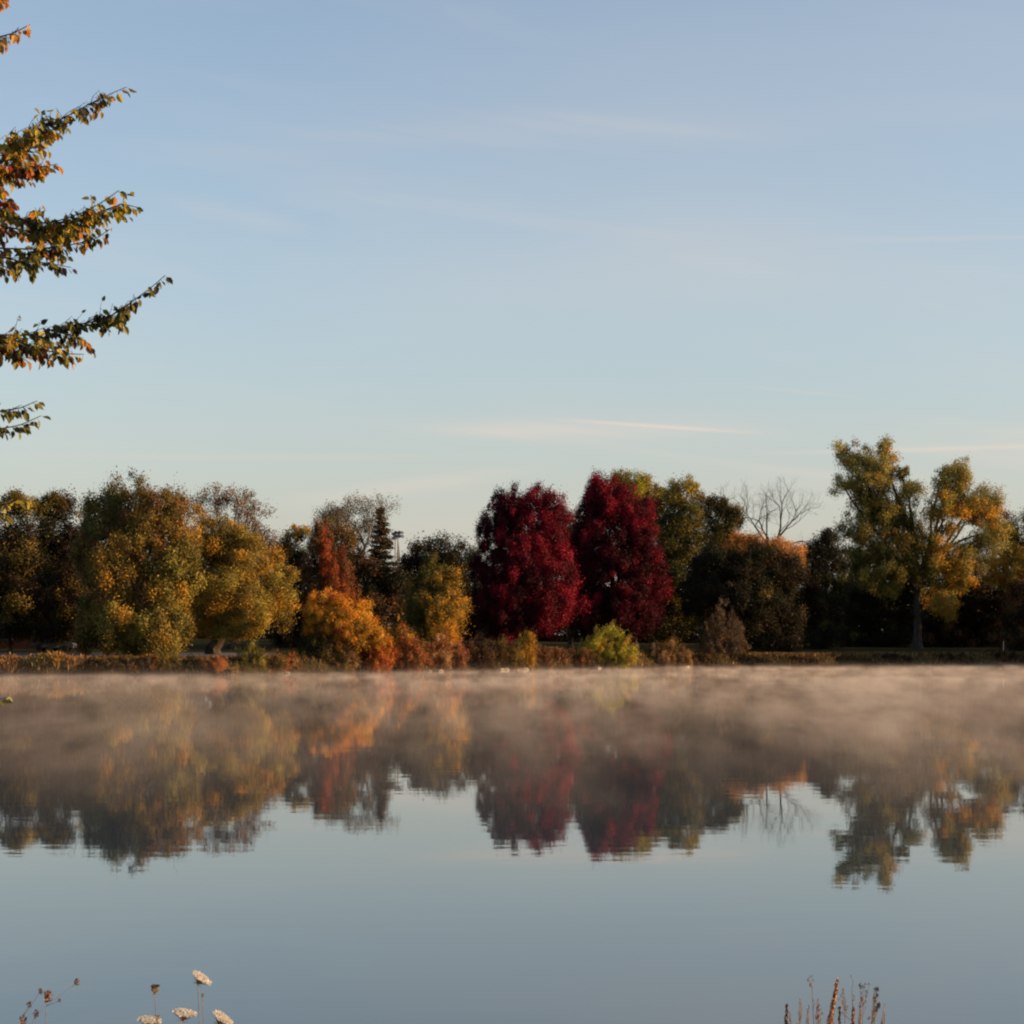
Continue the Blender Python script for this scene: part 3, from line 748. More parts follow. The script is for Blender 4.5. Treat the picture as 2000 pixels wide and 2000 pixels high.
shrub('dark green shrub with pale tips above the stones', 945, 1012, 1250, [(GREEN, 2), (BROWN, 3), (OLIVE, 2)], 3.4)
shrub('upright golden yellow shrub beside the stones', 1008, 1042, 1234, [(GOLD, 3), (AMBER, 1), (OLIVE, 1)], 3, n=2)
reeds('brown reed clump right of the golden yellow shrub', 1040, 1076, 1264, [((.20, .09, .045), 3), (BROWN, 2)])
reeds('dim russet reed clump under the first crimson maple', 1070, 1112, 1266, [((.22, .10, .045), 3), (BROWN, 2)], 2.0)
shrub('dusky russet shrub left of the lime yellow bush', 1100, 1150, 1268, [(BROWN, 3), (DBR, 2), (RUST, .6)], 3)
shrub('spiky lime yellow bush under the taller crimson maple', 1134, 1232, 1226, [(LIME, 4), (YG, 3), (AMBER, 1)], 2.2, splay=.9, raggy=.45, stretch=(1, 1, 1), n=4, clump=.4)
shrub('tan topped mound-shaped bush right of the lime bush', 1240, 1345, 1254, [(TAN, 2), (BROWN, 3), (OLIVE, 1)], 3)
shrub('thin dim tawny shrub standing before the dark trees', 1370, 1448, 1180, [((.13, .09, .05), 3), (BROWN, 2), (PALE, 1)], 6, leaf=.18, cover=1.6, n=3)
shrub('low brown growth right of the mound-shaped bush', 1335, 1400, 1276, [(BROWN, 2), (DBR, 3)], 2.5)
shrub('low dark growth below the broad dark tree', 1400, 1500, 1280, [(DBR, 3), (DKG, 2)], 2.5)
shrub('low dark growth left of the near-black tree', 1495, 1600, 1282, [(DBR, 3), (DKG, 2), (BROWN, 1)], 2.8)
shrub('low dark growth in front of the near-black tree', 1595, 1700, 1280, [(DBR, 2), (DKG, 3)], 2.5)
shrub('low dark growth left of the cottonwood trunk', 1690, 1780, 1278, [(DBR, 3), (DKG, 2)], 2.8)
shrub('dim brown growth right of the cottonwood trunk', 1800, 1900, 1276, [(DBR, 3), (BROWN, 2)], 2.5)
shrub('dim brown growth at the right end of the bank', 1890, 2030, 1272, [(DBR, 3), (BROWN, 2)], 2.8)

# grass and weeds covering the bank
acc = Acc(); n = 42000
bx = rng.uniform(-62, 82, n); by = shore(bx) + rng.uniform(-.4, 7.5, n) ** 1.0
bz = ground_z(bx, by); ok = bz > .12; bx, by, bz = bx[ok], by[ok], bz[ok]; n = len(bx)
hh_ = rng.uniform(.12, .42, n); a = rng.uniform(0, math.pi, n); wdt = rng.uniform(.02, .05, n)
s = np.stack([np.cos(a) * wdt, np.sin(a) * wdt, a * 0], 1); b0 = np.stack([bx, by, bz - .03], 1)
tp = b0 + np.stack([rng.normal(size=n) * .15, rng.normal(size=n) * .15, hh_], 1)
acc.add(np.stack([b0 - s, b0 + s, tp + s * .3, tp - s * .3], 1), pick([(BROWN, 3), (OLIVE, 2), (TAN, 1.2), (DBR, 2)], n) * rng.uniform(.7, 1.3, (n, 1)))
tag(acc.build('bank_grass', LEAF, None, (0, 200, 0)), 'rough brown grass and weeds covering the far bank', 'grass', kind='stuff')


# ------------------------------------------------------------------ stones at the waterline
def stone(label, px, wpx, hpx, off=-.5):
    D = 200.
    for _ in range(12): D = float(shore(X(px, D))) + off
    rx = wpx / F * D / 2; rz = hpx / F * D
    u, v_ = 14, 9; verts = []; faces = []
    for j in range(v_ + 1):
        for i in range(u):
            th = math.pi * j / v_; ph = 2 * math.pi * i / u
            d = np.array([math.sin(th) * math.cos(ph), math.sin(th) * math.sin(ph), math.cos(th)])
            k = 1 + .14 * math.sin(3.1 * d[0] * 2 + px) + .10 * math.sin(5 * d[1] + d[2] * 4 + px * .7)
            p = np.sign(d) * np.abs(d) ** .75 * k
            verts.append((p[0] * rx, p[1] * rx * .7, p[2] * rz))
    for j in range(v_):
        for i in range(u): faces.append((j * u + i, j * u + (i + 1) % u, (j + 1) * u + (i + 1) % u, (j + 1) * u + i))
    me = bpy.data.meshes.new('rock'); me.from_pydata(verts, [], faces); me.materials.append(ROCK)
    o = bpy.data.objects.new('rock', me); C.objects.link(o); o.location = (X(px, D), D, .05); o.rotation_euler[2] = px * .01
    tag(o, label, 'rock', 'pale stones at the waterline')


for a in [('long flat pale stone, largest at the waterline', 1015, 42, 4), ('pale stone touching the left end of the longest one', 984, 24, 3.5), ('thin pale stone below the copper bush', 858, 22, 2.6),
          ('small pale stone left of the thin one by the copper bush', 838, 12, 2.2), ('low pale stone under the lime yellow bush', 1165, 20, 2.5), ('pale stone at the foot of the mound-shaped bush', 1340, 16, 2),
          ('small pale stone below the green yellow leafy shrub', 560, 14, 2.5)]:
    stone(*a)

# ------------------------------------------------------------------ road on the left bank
def strip(name, y0, y1, x0, x1, lift, mat):
    xs_ = np.linspace(x0, x1, 80); ys_ = np.linspace(y0, y1, 6)
    return tag(grid_mesh(name, xs_, ys_, lambda gx, gy: ground_z(gx, gy) + lift, mat), kind='structure')


FROST = rough_mat('pale_kerb_stone', (.26, .25, .20), (.38, .36, .30), 6)
strip('road', 189.0, 199.0, -80, -24, .05, ASPHALT)
k_ = strip('kerb', 188.3, 188.9, -80, -24, .16, FROST)

# ------------------------------------------------------------------ buildings half hidden behind the trees
BRICK = rough_mat('red_brick', (.028, .011, .008), (.045, .018, .013), 6)
ROOFM = rough_mat('dark_shingle', (.05, .05, .055), (.09, .085, .085), 8)
PALEROOF = rough_mat('pale_roofing', (.50, .45, .40), (.62, .56, .50), 3)
SIDING = rough_mat('pale_siding', (.35, .34, .32), (.45, .44, .42), 5)
WHITE = rough_mat('white_paint', (.72, .70, .66), (.82, .80, .76), 10, .5, .05)
FRAME = rough_mat('grey_frame', (.10, .10, .11), (.14, .14, .15), 10)
m, t = mat_new('window_glass'); p = t.new('ShaderNodeBsdfPrincipled'); p.inputs['Base Color'].default_value = (.05, .07, .10, 1); p.inputs['Roughness'].default_value = .08
o_ = t.new('ShaderNodeOutputMaterial'); t.put(o_.inputs[0], p.outputs[0]); GLASS = m


def mesh_obj(name, vf, mat, parent=None, loc=(0, 0, 0)):
    me = bpy.data.meshes.new(name); me.from_pydata([tuple(map(float, q)) for q in vf[0]], [], vf[1]); me.materials.append(mat)
    o = bpy.data.objects.new(name, me); C.objects.link(o); o.location = loc
    if parent: o.parent = parent
    return o


def house(label, px, D, w_, d_, h_, rh, wall, roof, wins, ridge='x'):
    zb = ground_at(px, D); root = tag(empty('house', (X(px, D), D, zb)), label, 'house')
    mesh_obj('wall', box_quads(-w_ / 2, w_ / 2, 0, d_, -.5, h_), wall, root)
    e = .45
    v = [(-w_ / 2 - e, -e, h_), (w_ / 2 + e, -e, h_), (w_ / 2 + e, d_ + e, h_), (-w_ / 2 - e, d_ + e, h_), (-w_ / 2 - e, d_ / 2, h_ + rh), (w_ / 2 + e, d_ / 2, h_ + rh)]
    mesh_obj('roof', (v, [(0, 1, 5, 4), (3, 4, 5, 2), (0, 4, 3), (1, 2, 5), (0, 3, 2, 1)]), roof, root)
    for (wx, wz, ww, wh) in wins:
        fr = mesh_obj('window', ([], []), FRAME, root)
        V, Fc = [], []
        for bxx in [(-ww / 2 - .08, -ww / 2, -.09, -.01, -.08, wh + .08), (ww / 2, ww / 2 + .08, -.09, -.01, -.08, wh + .08), (-ww / 2, ww / 2, -.09, -.01, wh, wh + .08), (-ww / 2, ww / 2, -.12, -.01, -.08, 0), (-ww / 2, ww / 2, -.07, -.01, wh * .48, wh * .53)]:
            vv, ff = box_quads(*bxx); Fc += [tuple(i + len(V) for i in q) for q in ff]; V += vv
        me = bpy.data.meshes.new('window'); me.from_pydata(V, [], Fc); me.materials.append(FRAME); fr.data = me; fr.location = (wx, 0, wz)
        mesh_obj('pane', box_quads(-ww / 2, ww / 2, -.03, -.012, 0, wh), GLASS, fr)
    return root


house('dark brick house with stacked windows glimpsed behind the left trees', 88, 224, 16, 9, 8.0, 3, BRICK, ROOFM,
      [(-4.5, 1.0, 1.2, 1.5), (-.1, 1.6, 1.0, 1.6), (-.1, 4.6, 1.0, 1.5), (4.2, 1.0, 1.2, 1.5), (4.2, 4.6, 1.0, 1.5), (-4.5, 4.6, 1.0, 1.5)])
house('building with a pale roof showing below the floodlights', 772, 292, 9, 8, 8.7, 2.9, SIDING, PALEROOF, [(-2, 1, 1.1, 1.4), (2, 1, 1.1, 1.4), (-2, 4.5, 1.1, 1.4), (2, 4.5, 1.1, 1.4)])


# floodlights
def floodlights(label, px, ytop, D, cols, mast_px, rows=(0, 7)):
    zb = ground_at(px, D); base = np.array([X(px, D), D, zb]); root = tag(empty('floodlight_pole', base), label, 'floodlight')
    k = D / F; top = P(px, ytop, D)
    a = Acc(); a.tube([base, (base + top) / 2, top], [.16, .13, .09], sides=8); a.build('pole', METAL, root, base)
    for r in rows:
        a = Acc(); a.tube([top + np.array([cols[0] * k, 0, -r * k]), top + np.array([cols[-1] * k, 0, -r * k])], [.06, .06], sides=5)
        a.build('crossarm', METAL, root, base)
    for r in rows:
        for c_ in cols:
            la = Acc(); q = top + np.array([c_ * k, -.2, -r * k + .12])
            la.tube([q + (0, .18, .12), q + (0, .1, .1), q + (0, -.12, -.05), q + (0, -.2, -.1)], [.02, .16, .30, .31], sides=10)
            la.tube([q + (0, -.19, -.095), q + (0, -.20, -.10)], [.30, .005], sides=10)
            la.build('lamp', WHITE if c_ == cols[-1] else METAL, root, base)


floodlights('stadium floodlight pole with two rows of lamps beside the spruce', 777, 1041, 300, (-4, 3, 9), 777)
floodlights('thin light pole half hidden by the spruce, left of the floodlights', 772, 1044, 312, (-3, 0), 772, (0, 8))
# slender spire standing in for the conical foot of the floodlight pole
zb = ground_at(777, 420); base = np.array([X(778, 420), 420, zb])
root = tag(empty('pole_foot_cone', base), 'tiny dark pointed spire under the floodlights', 'cone')
a = Acc(); q = 420 / F
a.tube([base, np.array([base[0], 420, P(778, 1084, 420)[2]])], [.42, .36], sides=8); a.build('cone_shaft', ROOFM, root, base)
a = Acc(); a.tube([P(778, 1084, 420), P(778, 1068, 420), P(777.5, 1052, 420)], [.36, .18, .03], sides=8); a.build('cone_tip', ROOFM, root, base)

# white post on the right
D = 262; zb = ground_at(1960, D); base = np.array([X(1960, D), D, zb])
a = Acc(); a.tube([base, base + (0, 0, .5), base + (0.01, 0, 1.6), base + (0.01, 0, 1.66)], [.035, .032, .03, .01], sides=8)
tag(a.build('white_post', WHITE, None, base), 'slim white post standing before the dark trees on the right', 'post')

# parked car in the shade behind the road
def car(label, px, D):
    zb = ground_at(px, D); root = tag(empty('parked_car', (X(px, D), D, zb)), label, 'car')
    PAINT = rough_mat('grey_paint', (.05, .06, .07), (.06, .07, .08), 2, .35, 0)
    TYRE = rough_mat('tyre_rubber', (.02, .02, .02), (.03, .03, .03), 8)
    prof = [(-2.2, .35), (-2.25, .75), (-2.1, .95), (-1.35, 1.02), (-.75, 1.42), (.75, 1.45), (1.45, 1.0), (2.1, .9), (2.25, .7), (2.2, .35)]
    n_ = len(prof); V = [(x, -.85, z) for x, z in prof] + [(x, .85, z) for x, z in prof]
    Fc = [tuple(range(n_ - 1, -1, -1))[::-1], tuple(range(2 * n_ - 1, n_ - 1, -1))] + [(i, i + n_, (i + 1) % n_ + n_, (i + 1) % n_) for i in range(n_)]
    bd = mesh_obj('body', (V, Fc), PAINT, root)
    bv = bd.modifiers.new('bevel', 'BEVEL'); bv.width = .07; bv.segments = 3
    for xa, xb in ((-1.05, -.08), (.02, 1.0)):
        mesh_obj('window', ([(xa, -.862, 1.03), (xb, -.862, 1.03), (xb - (.22 if xb > .5 else 0), -.862, 1.34), (xa + (.38 if xa < -.5 else 0), -.862, 1.34),
                             (xa, -.853, 1.03), (xb, -.853, 1.03), (xb - (.22 if xb > .5 else 0), -.853, 1.34), (xa + (.38 if xa < -.5 else 0), -.853, 1.34)], box_quads(0, 1, 0, 1, 0, 1)[1]), GLASS, root)
    for wx in (-1.4, 1.4):
        for wy in (-.8, .8):
            a = Acc(); a.tube([(wx, wy - .11, .33), (wx, wy - .10, .33), (wx, wy + .10, .33), (wx, wy + .11, .33)], [.005, .33, .33, .005], sides=18)
            a.build('wheel', TYRE, root)


car('grey car parked in the shade behind the road on the left', 106, 204)


# ------------------------------------------------------------------ near tree on the left: branches reaching into the view
def near_leaf_quads(pos, d, nrm, size, width=.30):
    """pointed, folded leaves: two quads each"""
    d = unit(d); side = unit(np.cross(d, nrm)); up = np.cross(side, d)
    s_ = size[:, None]; w_ = s_ * width
    a = pos; b1 = pos + d * s_ * .30 + side * w_ + up * s_ * .07; b2 = pos + d * s_ * .68 + side * w_ * .78 + up * s_ * .05; tip = pos + d * s_ - up * s_ * .10
    c1 = pos + d * s_ * .30 - side * w_ + up * s_ * .07; c2 = pos + d * s_ * .68 - side * w_ * .78 + up * s_ * .05
    return np.concatenate([np.stack([a, b1, b2, tip], 1), np.stack([a, tip, c2, c1], 1)])


N_OL = ((.19, .17, .03), 1); N_DK = ((.05, .04, .025), 1); N_YE = ((.50, .38, .03), 1); N_OR = ((.60, .25, .03), 1); N_BR = ((.20, .09, .035), 1); N_RD = ((.38, .06, .03), 1); N_PU = ((.07, .04, .04), 1)


def wp(l, k): return [(c[0], c[1] * k) for c in l]


def near_branch(root, base, pts, D, pal, n, size=.056, r=.0065, dY=0.0, thick=22):
    q = np.array([P(x, y, D + dY * i) for i, (x, y) in enumerate(pts)])
    tt = np.linspace(0, 1, 30); t0 = np.linspace(0, 1, len(q))
    cur = np.stack([np.interp(tt, t0, q[:, i]) for i in range(3)], 1)
    for _ in range(2): cur[1:-1] = (cur[:-2] + cur[1:-1] * 2 + cur[2:]) / 4
    tw = Acc(); tw.tube(cur, np.linspace(r, .002, 30), sides=6)
    lf = Acc()
    # leaves hang one by one along the outer shoot; farther in, forking side twigs carry their own rows of leaves
    P0, Dv = [], []
    T = thick / F * D
    tan = unit(np.gradient(cur, axis=0))
    seg = np.concatenate([[0], np.cumsum(np.linalg.norm(np.diff(cur, axis=0), axis=1))]); L = seg[-1]

    def at(q_): return np.array([np.interp(q_, seg, cur[:, i]) for i in range(3)])

    def hang(p_, t_):
        dv = t_ * rng.uniform(.1, .9) + np.array([0, 0, -1.0]) * rng.uniform(.55, 1.2) + rng.normal(size=3) * .33
        pe = p_ + unit(dv) * .014
        tw.tube([p_, pe], [.0011, .0008], sides=3); P0.append(pe); Dv.append(dv)

    q_ = L
    while q_ > 0:
        hang(at(q_), tan[int(np.clip(q_ / L * 29, 0, 29))]); q_ -= rng.uniform(.009, .024) * (1.0 if q_ > L * .55 else 1.3)
    nt_ = int(n * .26 * min(1.0, T / .05) + 1)
    for k in range(nt_):
        u_ = rng.uniform(.05, .80); i = int(u_ * 29); s0 = cur[i]; fr = 1 - u_ * .6
        off = unit(tan[i] * rng.uniform(.6, 1.5) + np.array([rng.normal() * .4, rng.normal() * .9, rng.normal() * .75 - .1])) * T * fr * rng.uniform(.9, 2.4)
        e1 = s0 + off * .5 + rng.normal(size=3) * .012; e2 = s0 + off + np.array([0, 0, rng.uniform(-.01, .03)])
        tw.tube([s0, e1, e2], [.003, .002, .001], sides=4)
        ln = np.linalg.norm(off); m_ = max(2, int(ln / .018))
        for j_ in range(m_):
            w_ = (j_ + 1) / m_; pp = s0 + (e1 - s0) * w_ * 2 if w_ < .5 else e1 + (e2 - e1) * (w_ * 2 - 1)
            hang(pp, unit(off))
    P0 = np.array(P0); Dv = np.array(Dv); m_ = len(P0)
    nr = rng.normal(size=(m_, 3)) * .8 + np.array([.9, -.7, .25])
    col = pick(pal, m_) * rng.uniform(.7, 1.25, (m_, 1))
    lf.add(near_leaf_quads(P0, Dv, nr, size * rng.uniform(.65, 1.2, m_), .30), np.concatenate([col, col]))
    b_ = tw.build('branch', BARK, root, base)
    lf.build('leaves', NEARLEAF, b_, (0, 0, 0)); b_.children[0].location = (0, 0, 0)
    for vtx in (b_.children[0],): vtx.data.transform(__import__('mathutils').Matrix.Translation(-Vector(base)))
    return cur


NB = (-6.3, 10.6, float(ground_z(-6.3, 10.6)))
nt_root = tag(empty('elm_tree', NB), 'near tree whose leafy olive and orange branches reach in from the left', 'tree')
tr = Acc(); tk = np.array([NB + np.array([0, 0, -.5]), NB + np.array([.05, 0, 2]), NB + np.array([-.05, .05, 4.2]), NB + np.array([.1, 0, 6.2]), NB + np.array([0, .1, 8.5])])
tr.tube(tk, [.26, .19, .15, .10, .03], sides=12)
DN = 11.0
mixA = wp([N_OL], 3) + wp([N_DK], .8) + wp([N_YE], 2) + wp([N_OR], 1.2) + wp([N_PU], .8) + wp([N_BR], 1)
mixO = wp([N_OR], 3) + wp([N_BR], 2) + wp([N_OL], 2) + wp([N_RD], 1) + wp([N_YE], 1) + wp([N_DK], 1)
mixY = wp([N_YE], 4) + wp([N_OL], 3)
mixG = wp([N_OL], 4) + wp([((.22, .21, .04), 1)], 3) + wp([N_PU], 1) + wp([N_DK], 1)
mixR = wp([N_RD], 4) + wp([N_OR], 1) + wp([N_BR], 2)
BR = [
    ([(-230, 420), (-90, 335), (0, 300), (60, 262), (110, 238), (165, 208), (205, 188), (246, 170)], mixA, 170, 26),
    ([(-120, 340), (0, 292), (40, 275), (80, 262), (125, 245)], wp([N_YE], 3) + wp([N_OL], 3) + wp([N_OR], 1), 110, 30),
    ([(-160, 400), (-20, 335), (30, 330), (70, 328), (112, 320)], mixO, 120, 24),
    ([(-200, 380), (-40, 330), (10, 325), (48, 310)], mixO, 150, 30),
    ([(-200, 430), (-60, 375), (-10, 350), (30, 345)], mixO, 110, 26),
    ([(-160, 420), (-60, 385), (-5, 385), (26, 392)], mixR, 70, 22),
    ([(-220, 430), (-40, 398), (0, 408), (35, 427), (75, 437), (110, 433), (160, 416), (195, 398), (232, 372)], mixA, 170, 24),
    ([(110, 436), (160, 430), (205, 410), (240, 398), (268, 405)], mixY, 75, 22),
    ([(-100, 430), (0, 440), (55, 452), (105, 458), (150, 452), (175, 455)], mixO, 120, 24),
    ([(-220, 500), (-60, 484), (0, 485), (75, 487), (130, 480), (185, 468), (214, 448)], mixA, 140, 22),
    ([(-150, 520), (0, 500), (45, 512), (90, 513), (138, 522)], mixG, 80, 22),
    ([(-150, 520), (-40, 512), (10, 520), (35, 535)], mixA, 40, 20),
    ([(-240, 680), (-60, 655), (0, 655), (60, 656), (115, 640), (160, 632), (200, 626), (232, 608), (262, 586), (300, 558), (322, 538)], mixG, 190, 24),
    ([(-120, 665), (0, 655), (50, 672), (110, 690), (163, 692)], mixA, 120, 24),
    ([(-120, 660), (0, 668), (30, 690), (52, 705)], mixA, 80, 26),
    ([(100, 645), (140, 655), (165, 668), (182, 682)], mixA, 34, 18),
    ([(-200, 830), (-60, 800), (0, 803), (40, 797), (72, 783)], mixG, 44, 14),
    ([(-200, 860), (-60, 835), (0, 838), (40, 830), (80, 812)], mixG, 48, 14),
    ([(-200, 1010), (-60, 985), (0, 984), (30, 980), (52, 975)], mixY, 22, 12),
    ([(-200, 1040), (-60, 1000), (-10, 1000), (16, 1005)], mixY, 14, 10),
    ([(-200, 1400), (-60, 1372), (-8, 1368), (12, 1362)], mixY, 12, 8),
    ([(-200, 110), (-60, 85), (0, 72), (28, 64), (58, 48)], wp([N_OR], 3) + wp([((.75, .40, .07), 1)], 3), 70, 15),
    ([(-200, 30), (-60, 8), (-10, 4), (12, -2)], wp([N_OR], 2), 40, 14),
]
for i in range(26):                                    # the rest of the tree, beyond the left of the view
    y_ = rng.uniform(-900, 1000); dirx = -1 if i % 2 else 1
    x0_ = -1120; L_ = rng.uniform(350, 620) * (1 if dirx < 0 else .8)
    BR.append(([(x0_, y_ + 180), (x0_ + dirx * L_ * .5, y_ + 90 + rng.uniform(-30, 30)), (x0_ + dirx * L_, y_)], mixA, 90, 60))
for pts, pal, n, th in BR:
    vis = pts[0][0] > -1000
    dy = rng.uniform(-.05, .05) if vis else rng.uniform(-.9, .9)
    if vis: near_branch(nt_root, NB, pts, DN + rng.uniform(-.5, .4), pal, n, dY=dy, thick=th * 1.15, size=.053)
    else: near_branch(nt_root, NB, pts, DN, pal, n, dY=dy, thick=th, size=.07)
    s0 = P(pts[0][0], pts[0][1], DN)
    if -1000 < pts[0][0] < -50:
        zt = min(max(s0[2] - .9, 1.2), 8.2); kx = np.interp(zt, tk[:, 2], tk[:, 0])
        limb(tr, (kx, NB[1], zt), s0, .045, .012, .12, 7, -.03)
tr.build('trunk', BARK, nt_root, NB)


# ------------------------------------------------------------------ plants in front of the camera
def stem_curve(acc, a, b, r0, r1, bend=.04, n=8):
    a = np.array(a, float); b = np.array(b, float); tt = np.linspace(0, 1, n)[:, None]
    pts = a + (b - a) * tt; pts[:, 0] += np.sin(tt[:, 0] * math.pi) * bend
    acc.tube(pts, np.linspace(r0, r1, n), sides=6); return pts


UMB = leaf_mat('white_petals', .35, .03); DRYM = leaf_mat('dry_seed', .15, .03)


def lace(label, px, py, D, wpx, tilt, root_px, state='open'):
    top = P(px, py, D); zb = float(ground_z(X(root_px, D), D)); base = np.array([X(root_px, D), D, zb])
    root = tag(empty('wild_carrot_flower', base), label, 'wildflower', 'wild carrot flowers in front of the water')
    R = wpx / F * D / 2 * (1.12 if state == 'open' else 1)
    ax = unit(np.array([math.sin(tilt), -.10, math.cos(tilt)])); u = unit(np.cross(ax, [0, 1, 0])); v_ = np.cross(ax, u)
    hub = top - ax * R * (.75 if state == 'open' else 1.1)
    st = Acc(); stem_curve(st, base, hub, .0018, .0011, .03)
    hd = Acc()
    nr = 34 if state != 'bud' else 10
    for k in range(nr):
        a = k * 2.399; rr = R * math.sqrt((k + .5) / nr)
        if state == 'open': e = hub + u * math.cos(a) * rr + v_ * math.sin(a) * rr + ax * (R * .75 - R * .10 * (rr / R) ** 2)
        else: e = hub + u * math.cos(a) * rr * .75 + v_ * math.sin(a) * rr * .75 + ax * R * (1.25 + .35 * (rr / R) ** 2)
        mid = (hub + e) / 2 + (u * math.cos(a) + v_ * math.sin(a)) * rr * (.12 if state == 'open' else .35)
        st.tube([hub, mid, e], [.0009, .0007, .0006], sides=3)
        nf = 46; g = rng.normal(size=(nf, 3)) * R * .07; g -= np.outer(g @ ax, ax) * .6
        ax2 = rng.normal(size=(nf, 3)); sz = np.full(nf, R * .13)
        c0 = pick([((.92, .88, .78), 4), ((.80, .72, .56), 1)], nf) if state == 'open' else pick([((.10, .06, .03), 3), ((.28, .20, .10), 2)], nf)
        hd.add(leaf_quads(e + g, ax2, sz, .8), c0)
    for k in range(9):
        a = k * .7; e = hub + (u * math.cos(a) + v_ * math.sin(a)) * R * .5 - ax * R * .15
        st.tube([hub, e], [.0008, .0003], sides=3)
    st.build('stem', STEM, root, base); hd.build('flower_head', UMB if state == 'open' else DRYM, root, base)


lace('highest white wild carrot flower, seen side-on and tipped to the right', 395, 1908, 6.0, 38, .62, 380)
lace('white flat wild carrot flower between the tipped one and the rightmost', 360, 1976, 6.1, 42, .18, 352)
lace('rightmost white wild carrot flower, cut by the lower edge', 436, 1986, 5.9, 40, .62, 405)
lace('fluffy cream wild carrot flower left of the others', 292, 1990, 6.0, 40, .15, 300)
lace('closed dark dried wild carrot head, cup-shaped', 303, 1930, 6.2, 22, .05, 290, 'dry')
lace('tiny brown closed wild carrot bud below the highest flower', 396, 1943, 6.2, 8, .1, 372, 'bud')
lace('brown closed bud beside the fluffy cream flower', 307, 1986, 5.9, 13, .1, 318, 'bud')


def seed_head(acc, st, c, R, pal, d=(0, 0, 1), n=60):
    d = unit(np.array(d, float))
    g = unit(rng.normal(size=(n, 3))) * rng.random((n, 1)) ** .4 * R; g[:, 2] *= 1.5
    acc.add(leaf_quads(np.asarray(c) + g, g + d * R * 1.2, np.full(n, R * .95), .45), pick(pal, n))


def weed(name, label, cat, D, root_px, heads, pal, R_scale=1.0, group=None):
    """heads: (px, py, radius px, px of fork, py of fork)"""
    zb = float(ground_z(X(root_px, D), D)); base = np.array([X(root_px, D), D, zb]); root = tag(empty(name, base), label, cat, group)
    st = Acc(); hd = Acc(); forks = {}
    for (x, y, r, fx, fy) in heads:
        fk = P(fx, fy, D)
        if (fx, fy) not in forks: stem_curve(st, base, fk, .0013, .0009, .02); forks[(fx, fy)] = 1
        c = P(x, y, D + rng.uniform(-.05, .05)); stem_curve(st, fk, c, .0007, .0005, rng.uniform(-.006, .006))
        if r and name != 'feathery_weed': hd = Acc()
        if r: seed_head(hd, st, c, r * (1.0 if name == 'knapweed_plant' else 1.25) / F * D, pal, c - fk, 50 if r > 2.5 else 18)
        if r and name != 'feathery_weed': hd.build('seed_head', DRYM, root, base)
    st.build('stem', STEM, root, base)
    if name == 'feathery_weed': hd.build('seed_heads', DRYM, root, base)
    return root


SEED = [((.10, .045, .03), 3), ((.26, .13, .07), 3), ((.38, .24, .13), 1)]
weed('knapweed_plant', 'dry brown plant with round spiky seed heads in the lower left corner', 'weed', 5.8, 10,
     [(151, 1919, 6, 90, 1965), (94, 1947, 9, 70, 1990), (79, 1936, 5, 45, 1985), (57, 1962, 5, 40, 1995), (116, 1954, 3, 90, 1965), (70, 1980, 6, 62, 2010), (45, 1993, 7, 25, 2030), (62, 2008, 6, 40, 2030), (100, 2012, 6, 70, 2040)], SEED, group='dry weeds in front of the water')


def spike(label, D, root_px, x0, y0, x1, y1, wpx, pal, n=420):
    zb = float(ground_z(X(root_px, D), D)); base = np.array([X(root_px, D), D, zb]); root = tag(empty('dock_plant', base), label, 'weed', 'dry weeds in front of the water')
    a = P(x0, y0, D); b_ = P(x1, y1, D); st = Acc(); stem_curve(st, base, a, .0035, .0028, .01); st.tube([a, b_], [.0026, .001], sides=5)
    hd = Acc(); q = rng.random(n) ** .85; W = wpx / F * D / 2
    lump = .55 + .45 * np.abs(np.sin(q * 21 + x0))
    cen = a + (b_ - a) * q[:, None] + unit(rng.normal(size=(n, 3))) * (W * (1.05 - q * .75) * lump * rng.random(n) ** .5)[:, None]
    axv = (b_ - a) * .8 + rng.normal(size=(n, 3)) * .42 * np.linalg.norm(b_ - a)
    hd.add(leaf_quads(cen, axv, np.full(n, .011) * rng.uniform(.6, 1.3, n), .5), pick(pal, n))
    st.build('stem', STEM, root, base); hd.build('seed_heads', DRYM, root, base)


DOCK = [((.70, .38, .18), 3), ((.50, .22, .09), 3), ((.22, .09, .06), 1)]
spike('tallest thick rusty orange seed spike in the lower right corner', 5.8, 1612, 1612, 2040, 1636, 1914, 17, DOCK, 560)
spike('short rusty orange seed spike right of the tallest one', 5.9, 1662, 1663, 2040, 1667, 1968, 13, DOCK, 340)
spike('thin brown seed spike left of the fine podded stem', 6.0, 1530, 1533, 2040, 1537, 1963, 12, [((.26, .15, .10), 3), ((.14, .07, .05), 2)], 260)
spike('faint small brown spike just right of the tallest spike', 6.1, 1640, 1640, 2040, 1640, 1966, 9, [((.30, .16, .09), 3), ((.14, .07, .05), 2)], 150)
POD = [((.07, .035, .025), 4), ((.14, .07, .05), 2)]
GW = 'dry weeds in front of the water'
weed('podded_weed', 'fine pale stem ending in a small cluster of dark pods', 'weed', 5.9, 1600,
     [(1578, 1914, 2, 1586, 1930), (1582, 1908, 1.8, 1586, 1930), (1589, 1915, 1.8, 1586, 1930), (1582, 1924, 2.4, 1586, 1930), (1586, 1906, 1.2, 1586, 1930),
      (1589, 1954, 1.6, 1588, 1965), (1596, 1987, 3, 1594, 1990), (1602, 1972, 2, 1594, 1990), (1598, 1973, 2, 1594, 1990), (1606, 1980, 1.8, 1594, 1990)], POD, group=GW)
